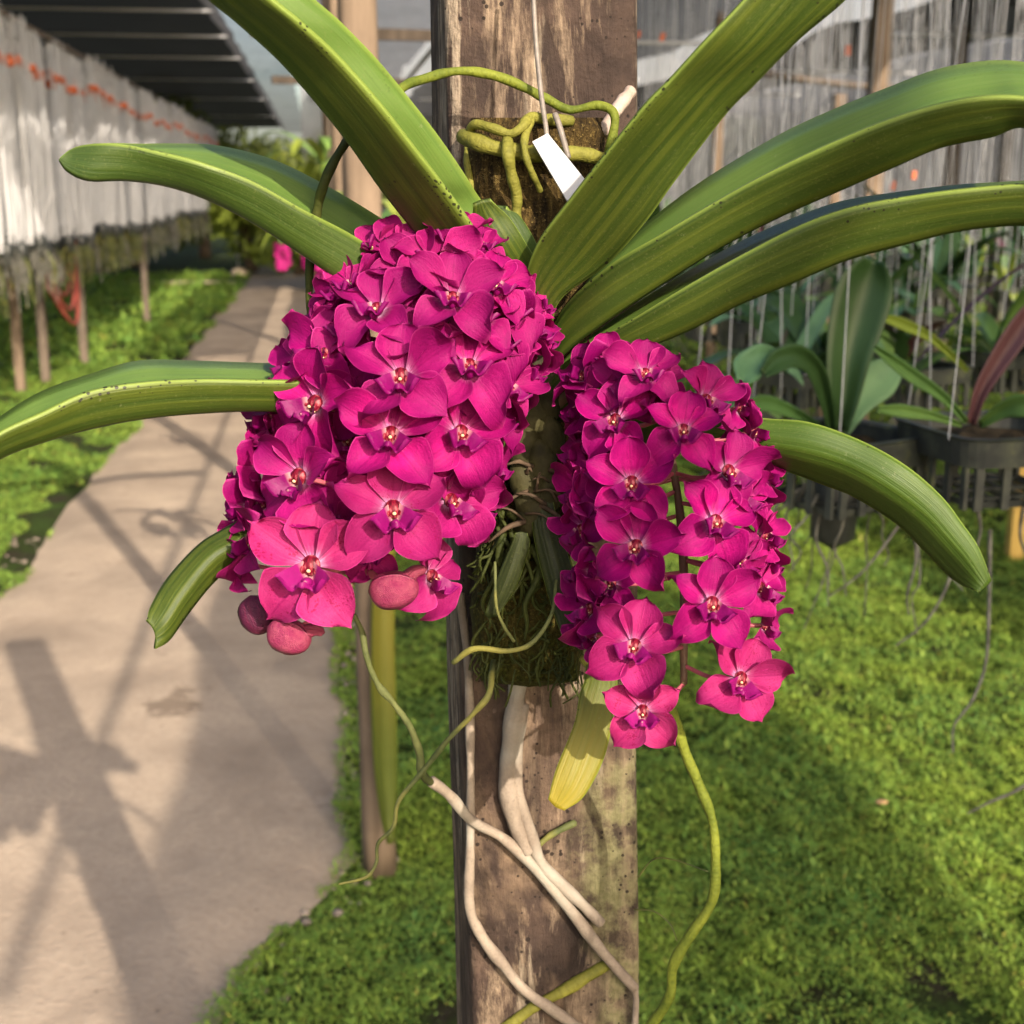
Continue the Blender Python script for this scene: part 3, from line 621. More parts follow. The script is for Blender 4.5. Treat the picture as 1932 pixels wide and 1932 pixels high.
# ------------------------------------------------------------------ generic strap leaf for background plants
def strap(mb, base, az, length, width, rise, droop, m=0, fold=0.25, n=10, tipr=0.7):
    d = Vector((math.cos(az), math.sin(az), 0)); sd2 = Vector((-math.sin(az), math.cos(az), 0)); rows = []; U = []
    for i in range(n + 1):
        f = i / n; x = length * f * (1 - 0.15 * droop * f); z = length * (rise * f - droop * f * f)
        c = base + d * x + Vector((0, 0, z)); wv = width * 0.5 * min(1, (0.55 + 2.2 * f)) * (1 - max(0, (f - tipr) / (1 - tipr)) ** 2.2 * 0.92)
        rows.append([c - sd2 * wv + Vector((0, 0, fold * wv)), c - sd2 * wv * .5 + Vector((0, 0, fold * wv * .35)), c, c + sd2 * wv * .5 + Vector((0, 0, fold * wv * .35)), c + sd2 * wv + Vector((0, 0, fold * wv))])
        U.append([(f, k / 4) for k in range(5)])
    mb.grid(rows, U, m); return mb
def basket_mesh(w, h, rz=0.0):
    mb = MB(); t = 0.0025; hw = w / 2
    def ringwall(z0, z1, hw0, hw1, r=0.022, th=0.003):
        n = 28; rows = [[], [], [], []]; 
        for k in range(n):
            a = 2 * math.pi * k / n; 
            cx = math.copysign(abs(math.cos(a)) ** 0.35, math.cos(a)); cy = math.copysign(abs(math.sin(a)) ** 0.35, math.sin(a))
            rows[0].append(Vector((cx * hw0, cy * hw0, z0))); rows[1].append(Vector((cx * hw1, cy * hw1, z1)))
            rows[2].append(Vector((cx * (hw1 - th), cy * (hw1 - th), z1))); rows[3].append(Vector((cx * (hw0 - th), cy * (hw0 - th), z0)))
        rows.append(list(rows[0])); mb.grid(rows, [[(0, 0)] * n] * 5, 0, closed=True)
    ringwall(h * 0.62, h, hw * 0.98, hw * 1.03, th=0.004); ringwall(0, h * 0.10, hw * 0.80, hw * 0.82, th=0.004); ringwall(h, h + 0.004, hw * 1.03, hw * 1.06, th=0.012)
    for s1 in range(4):
        rot = Matrix.Rotation(s1 * math.pi / 2, 3, 'Z')
        for k in range(5):
            x = (k - 2) * hw * 0.38
            a = rot @ Vector((x, -hw * 0.80, 0.0)); b = rot @ Vector((x, -hw * 0.97, h * 0.66)); c0 = (a + b) / 2
            mb.box(c0, (0.006, 0.0028, h * 0.33), rot)
    for k in range(7): mb.box(((k - 3) * hw * 0.24, 0, 0.003), (0.004, hw * 0.78, 0.003))
    for k in range(3): mb.box((0, (k - 1) * hw * 0.5, 0.006), (hw * 0.78, 0.004, 0.0025))
    return mb
def roots_under(n, spread, drop, r=0.0022, seed=1, z0=0.0):
    rr = random.Random(seed); mb = MB()
    for k in range(n):
        x, y = rr.uniform(-spread, spread), rr.uniform(-spread, spread); pts = [Vector((x, y, z0 + 0.03))]; q = pts[0].copy(); L = rr.uniform(0.4, 1.0) * drop; st = 5
        dx, dy = rr.uniform(-.5, .5), rr.uniform(-.5, .5)
        for i in range(st): q = q + Vector((dx * L / st + rr.uniform(-.018, .018), dy * L / st + rr.uniform(-.018, .018), -L / st * rr.uniform(.5, 1.2))); pts.append(q.copy())
        mb.tube(pts, (r * rr.uniform(.7, 1.4), r * .5), 5, 0, 0, 3, False)
    return mb
def wires4(w, h, top, spread=1.0, r=0.00105):
    mb = MB(); hw = w / 2 * 0.9
    for (sx, sy) in ((-1, -1), (1, -1), (1, 1), (-1, 1)): mb.tube([(sx * hw, sy * hw, h), (sx * hw * .25 * spread, sy * hw * .25 * spread, top)], r, 4, 0, 0, 1, False)
    return mb
ZB = 1.05; TOP = 2.5 - ZB
def make_basket(seed, w, h, nl, ll, lw, mats, single_leaves=False):
    rr = random.Random(seed); root = empty('hanging_basket', (0, 0, 0))
    link('basket', basket_mesh(w, h).mesh('basket', False), M['basket'], root)
    mb = MB(); rows = []
    for i in range(7):
        rows.append([Vector((w * .45 * (i / 3 - 1), w * .45 * (j / 3 - 1), h * .72 + 0.012 * rr.random())) for j in range(7)])
    mb.grid(rows, [[(0, 0)] * 7] * 7); link('bark', mb.mesh('bark', False), M['bark'], root)
    link('wires', wires4(w, h, TOP).mesh('wires'), M['wire_thin'], root)
    link('roots', roots_under(9, w * .4, 0.22, seed=seed).mesh('roots'), M['root_grey'], root)
    for p in range(2 if w > .14 else 1):
        px, py = rr.uniform(-.3, .3) * w, rr.uniform(-.3, .3) * w
        for k in range(nl):
            az = k * 3.14 + rr.uniform(-.5, .5) + p * 1.3; mb = MB()
            strap(mb, Vector((px, py, h * .7 + k * 0.006)), az, ll * rr.uniform(.6, 1.1), lw * rr.uniform(.7, 1.2), rr.uniform(.5, 1.5), rr.uniform(.3, 1.1))
            link('leaf', mb.mesh('leaf'), M[rr.choice(mats)], root)
    return root
bp = [make_basket(11, .17, .08, 8, .24, .035, ['bleaf', 'bleaf', 'bleaf_lime']), make_basket(12, .13, .07, 8, .22, .045, ['bleaf_blue', 'bleaf']),
      make_basket(13, .17, .08, 6, .28, .030, ['bleaf', 'bleaf_dark', 'bleaf_purple']), make_basket(14, .10, .09, 9, .20, .03, ['bleaf', 'bleaf_lime', 'bleaf_blue']), make_basket(15, .15, .07, 7, .26, .055, ['bleaf_blue', 'bleaf_dark'])]
cnt = 0
KIND = {bp[0].name: 'green', bp[1].name: 'blue-green', bp[2].name: 'purple', bp[3].name: 'lime', bp[4].name: 'broad dark'}
for Li, L in enumerate((1.15, 1.5, 1.85, 2.2, 2.6, 3.0, 3.5, 4.0, 4.6, 5.2)):
    t = 3.0 + (L - 1.15) * 1.1; rn = 0
    while t < 13.0 and cnt < 250:
        if random.random() < 0.94:
            src = random.choice(bp); o = src if src.get('label') is None else copy_tree(src)
            o.location = W(L + random.uniform(-.05, .05), t, ZB - 0.0 + random.uniform(-.06, .05)); o.rotation_euler = (0, 0, random.choice((0, 1.57, 3.14, 4.71)) + AP + random.uniform(-.25, .25))
            rn += 1; tag(o, 'basket of %s leaves, %s from the front in %s row right of the post' % (KIND[src.name], ordn(rn), ordn(Li + 1)), 'hanging basket', 'baskets hanging in rows on the right'); cnt += 1
        t += random.uniform(0.28, 0.48)
print('baskets', cnt)
# more wires and a few orange tags among the rows
tagspots = [(1250, 70, 5.0), (1205, 65, 6.0), (1600, 95, 4.2), (1725, 330, 5.0), (1685, 350, 4.5), (1760, 640, 3.2), (1480, 660, 4.0), (1670, 620, 4.4)]
TL = ['red tag on the pale net just right of the main post', 'second red tag close to the main post edge', 'orange tag above the cut post top', 'orange tag between the two long right leaves', 'smaller orange tag beside the larger one, left of it', 'orange tag behind the purple leaf', 'orange tag low among the leaves above the right spike', 'orange tag beside the large upright leaf']
for k, (x, y, d) in enumerate(tagspots):
    o = link('marker_tag', MB().box((0, 0, 0), (0.008, 0.0012, 0.015)).mesh('marker_tag', False), M['orange']); o.location = P(x, y, d); o.rotation_euler = (0, R(random.uniform(-20, 20)), R(random.uniform(-30, 30)))
    tag(o, TL[k], 'tag', 'orange marker tags')
mbulk = [(1395, 690, 2.9)]

# two large baskets close on the right, built one by one
def W2(o_loc, rz):                    # world point -> local of a rotated root
    return lambda p: Matrix.Rotation(-rz, 3, 'Z') @ (Vector(p) - Vector(o_loc))
def ribbon(name, stations, mat, root, thick=0.0016, nv=9, sub=6, keel=0.25, waves=0.0, top=None):
    """strap leaf lofted through stations (edge a, midrib, edge b), each a 3D point"""
    A = crom([s[0] for s in stations], sub); Mi = crom([s[1] for s in stations], sub); B = crom([s[2] for s in stations], sub)
    n = len(A); rows = []; U = []
    for i in range(n):
        row = []; ur = []
        for j in range(nv):
            v = -1 + 2 * j / (nv - 1); e = A[i] if v < 0 else B[i]; av = abs(v)
            # quadratic through the keel, softened so that the fold is rounded
            soft = (math.sqrt(av * av + keel * keel) - keel) / (math.sqrt(1 + keel * keel) - keel)
            mid = (A[i] + B[i]) / 2; flat = mid.lerp(e, av); depth = Mi[i] - mid
            p = flat + depth * (1 - soft)
            if waves: p = p + Vector((0, 0, 1)) * waves * noise.noise(Vector((i * 0.15, v * 1.2, stations[0][1].x * 50)))
            row.append(p); ur.append((i / (n - 1), (v + 1) / 2))
        rows.append(row); U.append(ur)
    mb = MB(); mb.grid(rows, U)
    ia, ib = n // 2, nv // 2; e1 = rows[ia + 1][ib] - rows[ia][ib]; e2 = rows[ia][ib + 1] - rows[ia][ib]
    if e2.cross(e1).dot((A[ia] + B[ia]) / 2 - Mi[ia]) > 0: mb.F = [f[::-1] for f in mb.F]      # normal = inside of the channel
    o = link(name, mb.mesh(name), mat); under(root, o)
    if top is not None: o.data.materials.append(top)
    md = o.modifiers.new('thickness', 'SOLIDIFY'); md.thickness = thick; md.offset = 0
    if top is not None: md.material_offset = 1; md.material_offset_rim = 0
    return o
def S3(ax, ay, mx, my, bx, by, d, da=0.0, db=0.0): return (P(ax, ay, d + da), P(mx, my, d), P(bx, by, d + db))
def big_basket(px, py, d, rz, w, h, label):
    loc = P(px, py, d); root = empty('hanging_basket', loc); root.rotation_euler = (0, 0, 0)
    rot = Matrix.Rotation(rz, 4, 'Z'); b = link('basket', basket_mesh(w, h).mesh('basket', False), M['basket'], root); b.matrix_local = rot
    mb = MB(); rows = [[Vector((w * .45 * (i / 3 - 1), w * .45 * (j / 3 - 1), h * .74 + 0.014 * random.random())) for j in range(7)] for i in range(7)]
    mb.grid(rows, [[(0, 0)] * 7] * 7); o = link('bark', mb.mesh('bark', False), M['bark'], root); o.matrix_local = rot
    o = link('wires', wires4(w, h, 2.5 - loc.z, 1.0, 0.0008).mesh('wires'), M['wire_thin'], root); o.matrix_local = rot
    tag(root, label, 'hanging basket', 'large baskets near the right edge'); return root
bA = big_basket(1868, 930, 1.92, R(14), 0.215, 0.095, 'large black slatted basket at the right edge with one purple leaf')
under(bA, link('roots', MB().mesh('x'), None)) if False else None
def leafpx(root, mat, pts, wpx, d0, d1, tw=0.0, name='leaf', curl=0.02):
    st = []; n = len(pts)
    for i, (x, y) in enumerate(pts):
        f = i / (n - 1); a = pts[max(i - 1, 0)]; b = pts[min(i + 1, n - 1)]; tx, ty = b[0] - a[0], b[1] - a[1]; l = math.hypot(tx, ty); nx, ny = -ty / l, tx / l
        wd = wpx * (0.45 + 0.9 * min(f * 1.6, 1) * (1 if f < .72 else max(0.08, 1 - ((f - .72) / .28) ** 2))) * 0.74; d = d0 + (d1 - d0) * f
        st.append(S3(x + nx * wd / 2, y + ny * wd / 2, x, y, x - nx * wd / 2, y - ny * wd / 2, d + curl * .5, -curl * .5 + tw, -curl * .5 - tw))
    return ribbon(name, st, M[mat], root, 0.002, 7, 5)
leafpx(bA, 'bleaf_purple', [(1832, 800), (1850, 740), (1885, 680), (1925, 620), (1960, 560)], 46, 1.9, 1.85)
leafpx(bA, 'bleaf', [(1825, 798), (1780, 750), (1710, 700), (1650, 655)], 26, 1.9, 1.8)
leafpx(bA, 'bleaf', [(1815, 802), (1760, 785), (1700, 775), (1655, 772)], 24, 1.9, 1.8)
leafpx(bA, 'bleaf', [(1848, 802), (1890, 775), (1930, 765), (1990, 770)], 44, 1.9, 1.8)
leafpx(bA, 'bleaf_lime', [(1826, 700), (1760, 640), (1700, 610), (1662, 598)], 22, 2.3, 2.2)
under(bA, link('roots', roots_under(16, .09, .26, 0.0022, 5).mesh('roots'), M['root_grey'])); bA.children[-1].matrix_local = Matrix.Identity(4)
bB = big_basket(1575, 945, 1.98, R(32), 0.200, 0.10, 'large black basket behind the drooping leaf with a broad upright leaf')
for (mat, pts, wd, d0, d1, cl) in (
    ('bleaf_dark', [(1582, 812), (1592, 750), (1600, 680), (1618, 600), (1636, 535), (1650, 490)], 108, 1.97, 1.93, .05),
    ('bleaf_dark', [(1570, 815), (1560, 760), (1540, 700), (1505, 672), (1470, 680), (1440, 705)], 46, 1.96, 1.80, .03),
    ('bleaf_blue', [(1590, 815), (1620, 760), (1660, 715), (1700, 680)], 75, 2.0, 2.05, .02),
    ('bleaf_blue', [(1470, 672), (1440, 668), (1410, 695), (1402, 720)], 60, 1.85, 1.8, .02),
    ('bleaf', [(1560, 815), (1500, 780), (1440, 760), (1380, 780)], 30, 2.0, 1.9, .02)):
    leafpx(bB, mat, pts, wd, d0, d1, 0, 'leaf', cl)
cup = MB().tube([(0, 0, -0.055), (0, 0, 0.05)], (0.032, 0.038), 14, 0, 0, 2); o = link('cup', cup.mesh('cup'), M['black_plastic'], bB); o.location = (0, 0, 0)
o = link('roots', roots_under(16, .09, .26, 0.0022, 8).mesh('roots'), M['root_grey'], bB)
extra = [[(1700, 985), (1660, 1040), (1620, 1085), (1565, 1125)], [(1800, 1070), (1775, 1130), (1740, 1180), (1690, 1218)], [(1725, 1000), (1728, 1060), (1712, 1120), (1715, 1160)], [(1545, 970), (1540, 1020), (1560, 1070), (1562, 1120)]]
mb = MB()
for e in extra: mb.tube([P(x, y, 1.95) for x, y in e], (0.0028, 0.0014), 5, 0, 0, 5)
under(bB, link('root', mb.mesh('root'), M['root_grey']))
mb = MB()
for e in ([(1868, 1000), (1866, 1150), (1860, 1250), (1835, 1320), (1800, 1370), (1798, 1420)], [(1990, 1440), (1920, 1490), (1870, 1512), (1825, 1535)], [(1932, 950), (1925, 1010), (1940, 1060)], [(1845, 960), (1850, 1000), (1838, 1050)]): mb.tube([P(x, y, 1.95) for x, y in e], (0.0035, 0.0015), 5, 0, 0, 5)
under(bA, link('root', mb.mesh('root'), M['root_grey']))
# middle distance baskets filling in between
for (px, py, d, k, lab) in ((1390, 830, 2.6, 1, 'basket of blue-green leaves just right of the flowers'), (1500, 760, 3.0, 4, 'basket of broad blue-green leaves behind the upright dark leaf'), (1730, 760, 2.9, 2, 'basket of narrow leaves behind the purple leaf'), (1890, 730, 3.0, 0, 'basket of narrow leaves at the right edge above the large basket'), (1640, 720, 3.4, 3, 'small basket behind the large upright leaf')):
    o = copy_tree(bp[k]); o.location = P(px, py, d); o.rotation_euler = (0, 0, random.uniform(0, 6)); o['label'] = lab
# pale leaf lying in the ground cover
o = link('fallen_leaf', MB().ball((0, 0, 0), (0.016, 0.011, 0.004), 0, 8, 5).mesh('fallen_leaf'), M['dry_leaf']); o.location = at_ground(1660, 1557) + Vector((0, 0, .06)); tag(o, 'small tan fallen leaf on the green ground cover', 'leaf')

# ------------------------------------------------------------------ plants on the posts behind
def far_orchid(loc, sc, seed, label, blooms=True):
    rr = random.Random(seed); root = empty('orchid', loc); tag(root, label, 'orchid', 'orchids on the posts behind')
    for k in range(9):
        az = k * 0.72 + rr.uniform(-.2, .2); mb = MB(); strap(mb, Vector((0, 0, k * 0.012)), az, sc * rr.uniform(.7, 1.1), sc * .16, rr.uniform(.6, 1.3), rr.uniform(.7, 1.3))
        link('leaf', mb.mesh('leaf'), M[rr.choice(['bleaf', 'bleaf_lime', 'bleaf'])], root)
    if blooms:
        for sx in (-1, 1):
            mb = MB()
            for k in range(26):
                a_ = rr.uniform(0, 6.28); z = rr.uniform(-.16, .03) * sc * 2.4; q = Vector((sx * sc * .28 + .12 * sc * math.cos(a_), -sc * .18 + .12 * sc * math.sin(a_), z))
                for p5 in range(5):
                    e = p5 * 1.257; mb.ball(q + Vector((math.cos(e), -.3, math.sin(e))) * sc * .05, (sc * .04, sc * .014, sc * .035), 0, 6, 4)
            link('flower_spike', mb.mesh('flower_spike'), M['bloom_far'], root)
    return root
far_orchid(P(690, 470, 3.4), .26, 3, 'blurred orchid with magenta flowers behind the upper left leaf')
far_orchid(P(562, 470, 5.6), .20, 4, 'small distant orchid with magenta flowers beside the path')
far_orchid(P(610, 330, 7.5), .42, 5, 'distant yellow-green orchid leaves around a post by the path', False)
root = empty('strap_plant', P(720, 1000, 2.72)); tag(root, 'long yellow-green strap leaf hanging down the tan post', 'plant')
ribbon('leaf', [S3(700, 900, 722, 900, 742, 900, 2.72, .01, .01), S3(704, 1000, 724, 1000, 744, 1000, 2.72, .01, .01), S3(700, 1200, 722, 1200, 745, 1200, 2.74, .01, .01), S3(700, 1330, 724, 1330, 748, 1335, 2.76, .01, .01), S3(706, 1450, 727, 1450, 749, 1450, 2.78, .01, .01), S3(718, 1540, 732, 1540, 748, 1540, 2.79, .01, .01), S3(730, 1592, 738, 1592, 744, 1590, 2.79, .01, .01)], M['leaf_yellow'], root, .002)

# ------------------------------------------------------------------ mounting block, wire, tag
blk = []
rows = []; U = []
n = 40
for i in range(n + 1):
    f = i / n; y = 222 + (1285 - 222) * f
    xl = 884 + 20 * f - 6 * math.sin(f * 9); xr = 1146 - 48 * f + 5 * math.sin(f * 7)
    if f > .8: xl -= 6 * math.sin((f - .8) * 15); 
    taper = 1.0 if 0.02 < f < .96 else 0.93
    cx = (xl + xr) / 2; hw = (xr - xl) / 2 * taper; row = []
    dep = PS(cx, y, 0.022); thick = 0.034 + 0.012 * math.sin(math.pi * max(0, (f - .55) / .45))
    for j in range(28):
        a = 2 * math.pi * j / 28; ex = math.copysign(abs(math.cos(a)) ** .45, math.cos(a)); ey = math.copysign(abs(math.sin(a)) ** .5, math.sin(a))
        p = P(cx + ex * hw, y, dep + ey * thick * taper)
        p += (p - P(cx, y, dep)).normalized() * (0.0035 * noise.noise(p * 60) + 0.0022 * noise.noise(p * 180))
        row.append(p)
    rows.append(row); U.append([(0, 0)] * 28)
c0 = sum(rows[0], Vector()) / 28; c1 = sum(rows[-1], Vector()) / 28
mb = MB(); mb.grid([[c0] * 28] + rows + [[c1 + Vector((0, 0, -.004))] * 28], [[(0, 0)] * 28] * (n + 3), 0, closed=True)
blk = link('mounting_block', mb.mesh('mounting_block'), M['block']); tag(blk, 'dark mossy fibre block fixed to the front of the brown post', 'mounting block')
# moss threads on the lower block
mb = MB(); 
for k in range(330):
    f = random.uniform(.60, 1.0); y = 222 + 1063 * f; x = random.uniform(898, 1100); p = P(x, y, PS(x, y, 0.055 + 0.012 * random.random()))
    q = p + Vector((random.uniform(-.01, .01), random.uniform(-.008, .002), random.uniform(-.022, .006))); r_ = (p + q) / 2 + Vector((random.uniform(-.004, .004), -.004, 0))
    mb.tube([p, r_, q], random.uniform(.0003, .0011), 3, 0, 0, 2, False)
under_moss = link('moss', mb.mesh('moss'), M['root_dark'], blk)
root = empty('hanger_wire', P(1030, 255, .735)); tag(root, 'stiff grey-brown wire hooked over the mossy block', 'wire')
mb = MB().tube([P(1003, -80, .742), P(1010, 60, .74), P(1020, 170, .738), P(1030, 240, .736), P(1032, 265, .736)], .0014, 8, 0, 0.1, 5); under(root, link('long_wire', mb.mesh('long_wire'), M['wire']))
mb = MB().tube([P(1047, 215, .738), P(1056, 240, .736), P(1066, 275, .735), P(1072, 298, .735)], .0017, 8, 0, 0.1, 5); under(root, link('hook', mb.mesh('hook'), M['wire']))
mb = MB(); q = [P(1004, 268, .728), P(1033, 252, .730), P(1108, 345, .728), P(1076, 390, .726)]
nrm = (q[1] - q[0]).cross(q[2] - q[1]).normalized() * .0006; mb.add([p - nrm for p in q] + [p + nrm for p in q], [(0, 1, 2, 3), (7, 6, 5, 4), (0, 4, 5, 1), (1, 5, 6, 2), (2, 6, 7, 3), (3, 7, 4, 0)])
tag(link('plant_tag', mb.mesh('plant_tag', False), M['tag']), 'blank white plastic plant tag hanging from the wire', 'plant tag')

# ------------------------------------------------------------------ the orchid
orchid = empty('orchid', P(1010, 900, 0.76)); tag(orchid, 'large orchid with strap leaves and two dense magenta flower spikes on the brown post', 'orchid')
def leaf(mat, st, thick=.0022, keel=.22, **k): 
    return ribbon('leaf', st, M[mat[:-1]] if mat[-1] == '+' else M[mat], orchid, thick, 13, 7, keel, top=M['leaf_top'] if mat[-1] == '+' else None, **k)
# A: upper left, its keel towards us
leaf('leaf+', [S3(505, -110, 330, -110, 430, -110, 0.600, 0.028, -0.022), S3(578, -15, 385, -15, 500, -15, 0.610, 0.028, -0.022), S3(642, 42, 446, 38, 566, 42, 0.620, 0.028, -0.022), S3(706, 108, 529, 113, 640, 110, 0.635, 0.028, -0.022), S3(778, 195, 605, 200, 720, 200, 0.650, 0.028, -0.022), S3(830, 262, 662, 272, 776, 272, 0.665, 0.028, -0.022), S3(880, 335, 718, 352, 838, 352, 0.685, 0.028, -0.022), S3(914, 388, 775, 425, 893, 430, 0.705, 0.028, -0.022), S3(975, 470, 870, 545, 950, 520, 0.725, 0.012, -0.008), S3(1018, 600, 980, 640, 1008, 625, 0.745, 0.012, -0.008)], keel=.16)
# B: left, channel seen from the side
leaf('leaf_cool+', [S3(113, 298, 113, 300, 114, 302, .66, .0, .0), S3(140, 281, 130, 322, 142, 280, .66, .004, .0), S3(200, 272, 168, 338, 192, 271, .66, .012, -0.005), S3(262, 274, 240, 338, 242, 274, .665, .022, -0.010), S3(330, 274, 320, 350, 302, 287, .67, .032, -0.016),
    S3(412, 278, 405, 380, 380, 307, .675, .04, -0.021), S3(512, 303, 495, 428, 474, 341, .685, .042, -0.021), S3(602, 346, 588, 490, 570, 394, .70, .042, -0.021), S3(695, 400, 690, 560, 668, 446, .715, .04, -0.016), S3(800, 470, 800, 625, 775, 520, .73, .03, -0.010), S3(960, 590, 950, 680, 940, 640, .75, .01, 0)])
# C: left, leaving the frame
leaf('leaf+', [S3(-110, 870, -90, 935, -100, 895, .62, .03, -0.010), S3(-10, 797, -10, 868, -8, 821, .63, .035, -0.013), S3(76, 743, 76, 833, 78, 780, .64, .04, -0.016), S3(170, 709, 168, 807, 168, 739, .65, .042, -0.016), S3(265, 683, 265, 788, 267, 722, .66, .045, -0.016),
    S3(378, 684, 378, 777, 378, 716, .675, .045, -0.016), S3(500, 688, 492, 773, 505, 718, .69, .042, -0.016), S3(650, 690, 640, 780, 660, 720, .71, .04, -0.013), S3(820, 700, 810, 790, 830, 730, .735, .03, -0.010), S3(970, 730, 960, 790, 975, 745, .755, .01, 0)])
# D: lower left, torn tip
leaf('leaf', [S3(276, 1170, 292, 1192, 292, 1224, .70, .0, .0), S3(287, 1143, 313, 1168, 318, 1206, .70, .006, .006), S3(317, 1093, 346, 1117, 353, 1157, .705, .01, .01), S3(372, 1033, 395, 1057, 401, 1098, .71, .012, .012), S3(421, 1001, 436, 1030, 448, 1063, .715, .012, .012),
    S3(520, 950, 530, 985, 540, 1020, .73, .012, .012), S3(700, 880, 705, 915, 710, 950, .75, .01, .01), S3(950, 820, 955, 850, 960, 880, .765, .005, .005)])
# E: upper right
leaf('leaf', [S3(1498, -110, 1590, -105, 1680, -95, .60, -.006, .006), S3(1403, 0, 1495, 5, 1591, 0, .61, -.006, .008), S3(1335, 72, 1425, 84, 1508, 70, .62, -.008, .008), S3(1266, 148, 1345, 160, 1421, 159, .635, -.008, .006), S3(1215, 200, 1297, 214, 1366, 216, .645, -.008, .006),
    S3(1142, 291, 1212, 312, 1277, 335, .665, -.008, .004), S3(1084, 365, 1150, 392, 1213, 424, .685, -.008, .004), S3(1013, 462, 1078, 482, 1142, 500, .71, -.006, .004), S3(990, 544, 1022, 560, 1056, 565, .73, -.004, .002), S3(1000, 630, 1020, 635, 1040, 640, .75, 0, 0)])
# F: right, long, leaving the frame
leaf('leaf+', [S3(2050, 150, 2030, 290, 2045, 205, .60, .03, -0.016), S3(1940, 122, 1935, 238, 1937, 184, .61, .035, -0.018), S3(1862, 118, 1868, 256, 1849, 183, .62, .038, -0.021), S3(1768, 134, 1775, 275, 1756, 201, .63, .04, -0.021), S3(1676, 168, 1684, 313, 1662, 231, .64, .04, -0.021),
    S3(1583, 205, 1590, 354, 1553, 277, .655, .04, -0.021), S3(1490, 247, 1480, 402, 1458, 322, .67, .04, -0.021), S3(1400, 298, 1372, 457, 1372, 368, .685, .038, -0.021), S3(1300, 362, 1270, 520, 1250, 440, .70, .034, -0.016), S3(1190, 450, 1150, 600, 1150, 502, .72, .024, -0.013), S3(1090, 560, 1070, 660, 1060, 590, .74, .01, 0), S3(1030, 690, 1030, 710, 1025, 700, .755, 0, 0)])
# G: right, lower
leaf('leaf+', [S3(2040, 335, 2040, 440, 2040, 350, .63, .03, -0.016), S3(1935, 344, 1935, 422, 1935, 347, .64, .035, -0.016), S3(1805, 352, 1810, 433, 1809, 358, .65, .036, -0.018), S3(1690, 366, 1700, 460, 1699, 373, .66, .038, -0.018), S3(1590, 382, 1594, 489, 1606, 391, .67, .04, -0.021),
    S3(1500, 413, 1495, 531, 1512, 424, .68, .042, -0.021), S3(1395, 460, 1395, 572, 1405, 478, .69, .042, -0.018), S3(1290, 520, 1297, 622, 1295, 540, .705, .04, -0.016), S3(1180, 590, 1185, 668, 1190, 604, .725, .03, -0.013), S3(1080, 665, 1080, 715, 1082, 672, .745, .01, 0), S3(1030, 730, 1030, 745, 1030, 735, .755, 0, 0)])
# H: right, arching down
leaf('leaf_fresh', [S3(1869, 1094, 1858, 1108, 1846, 1118, .70, 0, 0), S3(1844, 1032, 1824, 1062, 1797, 1089, .70, -.002, 0.015), S3(1814, 988, 1786, 1018, 1750, 1042, .70, -.002, 0.017), S3(1774, 936, 1738, 968, 1694, 987, .70, -.002, 0.019), S3(1709, 880, 1668, 918, 1616, 937, .70, -.002, 0.022),
    S3(1627, 834, 1598, 880, 1560, 914, .705, -.002, 0.024), S3(1528, 798, 1518, 855, 1490, 888, .71, -.002, 0.024), S3(1440, 790, 1428, 840, 1418, 864, .72, -.002, 0.022), S3(1250, 770, 1250, 815, 1245, 840, .74, -.002, 0.015), S3(1050, 750, 1050, 775, 1050, 790, .76, -.002, 0.008)], keel=.8)
# I: lower yellow leaf
leaf('leaf_yellow', [S3(1034, 1508, 1048, 1522, 1064, 1529, .735, 0, 0), S3(1050, 1450, 1076, 1470, 1102, 1500, .735, .002, .002), S3(1083, 1368, 1106, 1385, 1140, 1425, .74, .002, .002), S3(1094, 1310, 1125, 1320, 1158, 1335, .745, .002, .002), S3(1105, 1268, 1135, 1268, 1163, 1275, .75, .002, .002), S3(1100, 1150, 1125, 1150, 1150, 1150, .765, .002, .002), S3(1050, 980, 1070, 980, 1090, 980, .775, 0, 0)])
# stubs above the flowers
leaf('leaf', [S3(893, 386, 908, 378, 925, 376, .71, .0, .0), S3(893, 420, 925, 412, 957, 408, .715, .004, .004), S3(915, 470, 955, 462, 985, 450, .72, .004, .004), S3(960, 540, 990, 520, 1010, 490, .735, .002, .002)])
leaf('leaf_cool', [S3(935, 388, 945, 388, 955, 392, .725, 0, 0), S3(950, 420, 962, 412, 978, 408, .727, .003, .003), S3(975, 470, 988, 460, 1004, 448, .73, .003, .003), S3(1000, 540, 1010, 520, 1018, 480, .74, 0, 0)])
# lower leaves against the block, the blooms' shade painted into their colour
leaf('leaf_shaded', [S3(1060, 1200, 1078, 1205, 1094, 1200, .752, 0, 0), S3(1035, 1120, 1058, 1110, 1088, 1110, .75, .004, .004), S3(1008, 1010, 1030, 1000, 1055, 1000, .75, .003, .003), S3(1005, 930, 1020, 930, 1040, 930, .755, 0, 0)])
leaf('leaf_shaded', [S3(915, 1160, 925, 1165, 940, 1160, .757, 0, 0), S3(940, 1090, 955, 1100, 975, 1100, .752, .003, .003), S3(965, 1030, 980, 1025, 998, 1030, .75, .002, .002), S3(972, 1005, 983, 1003, 995, 1006, .75, 0, 0)])
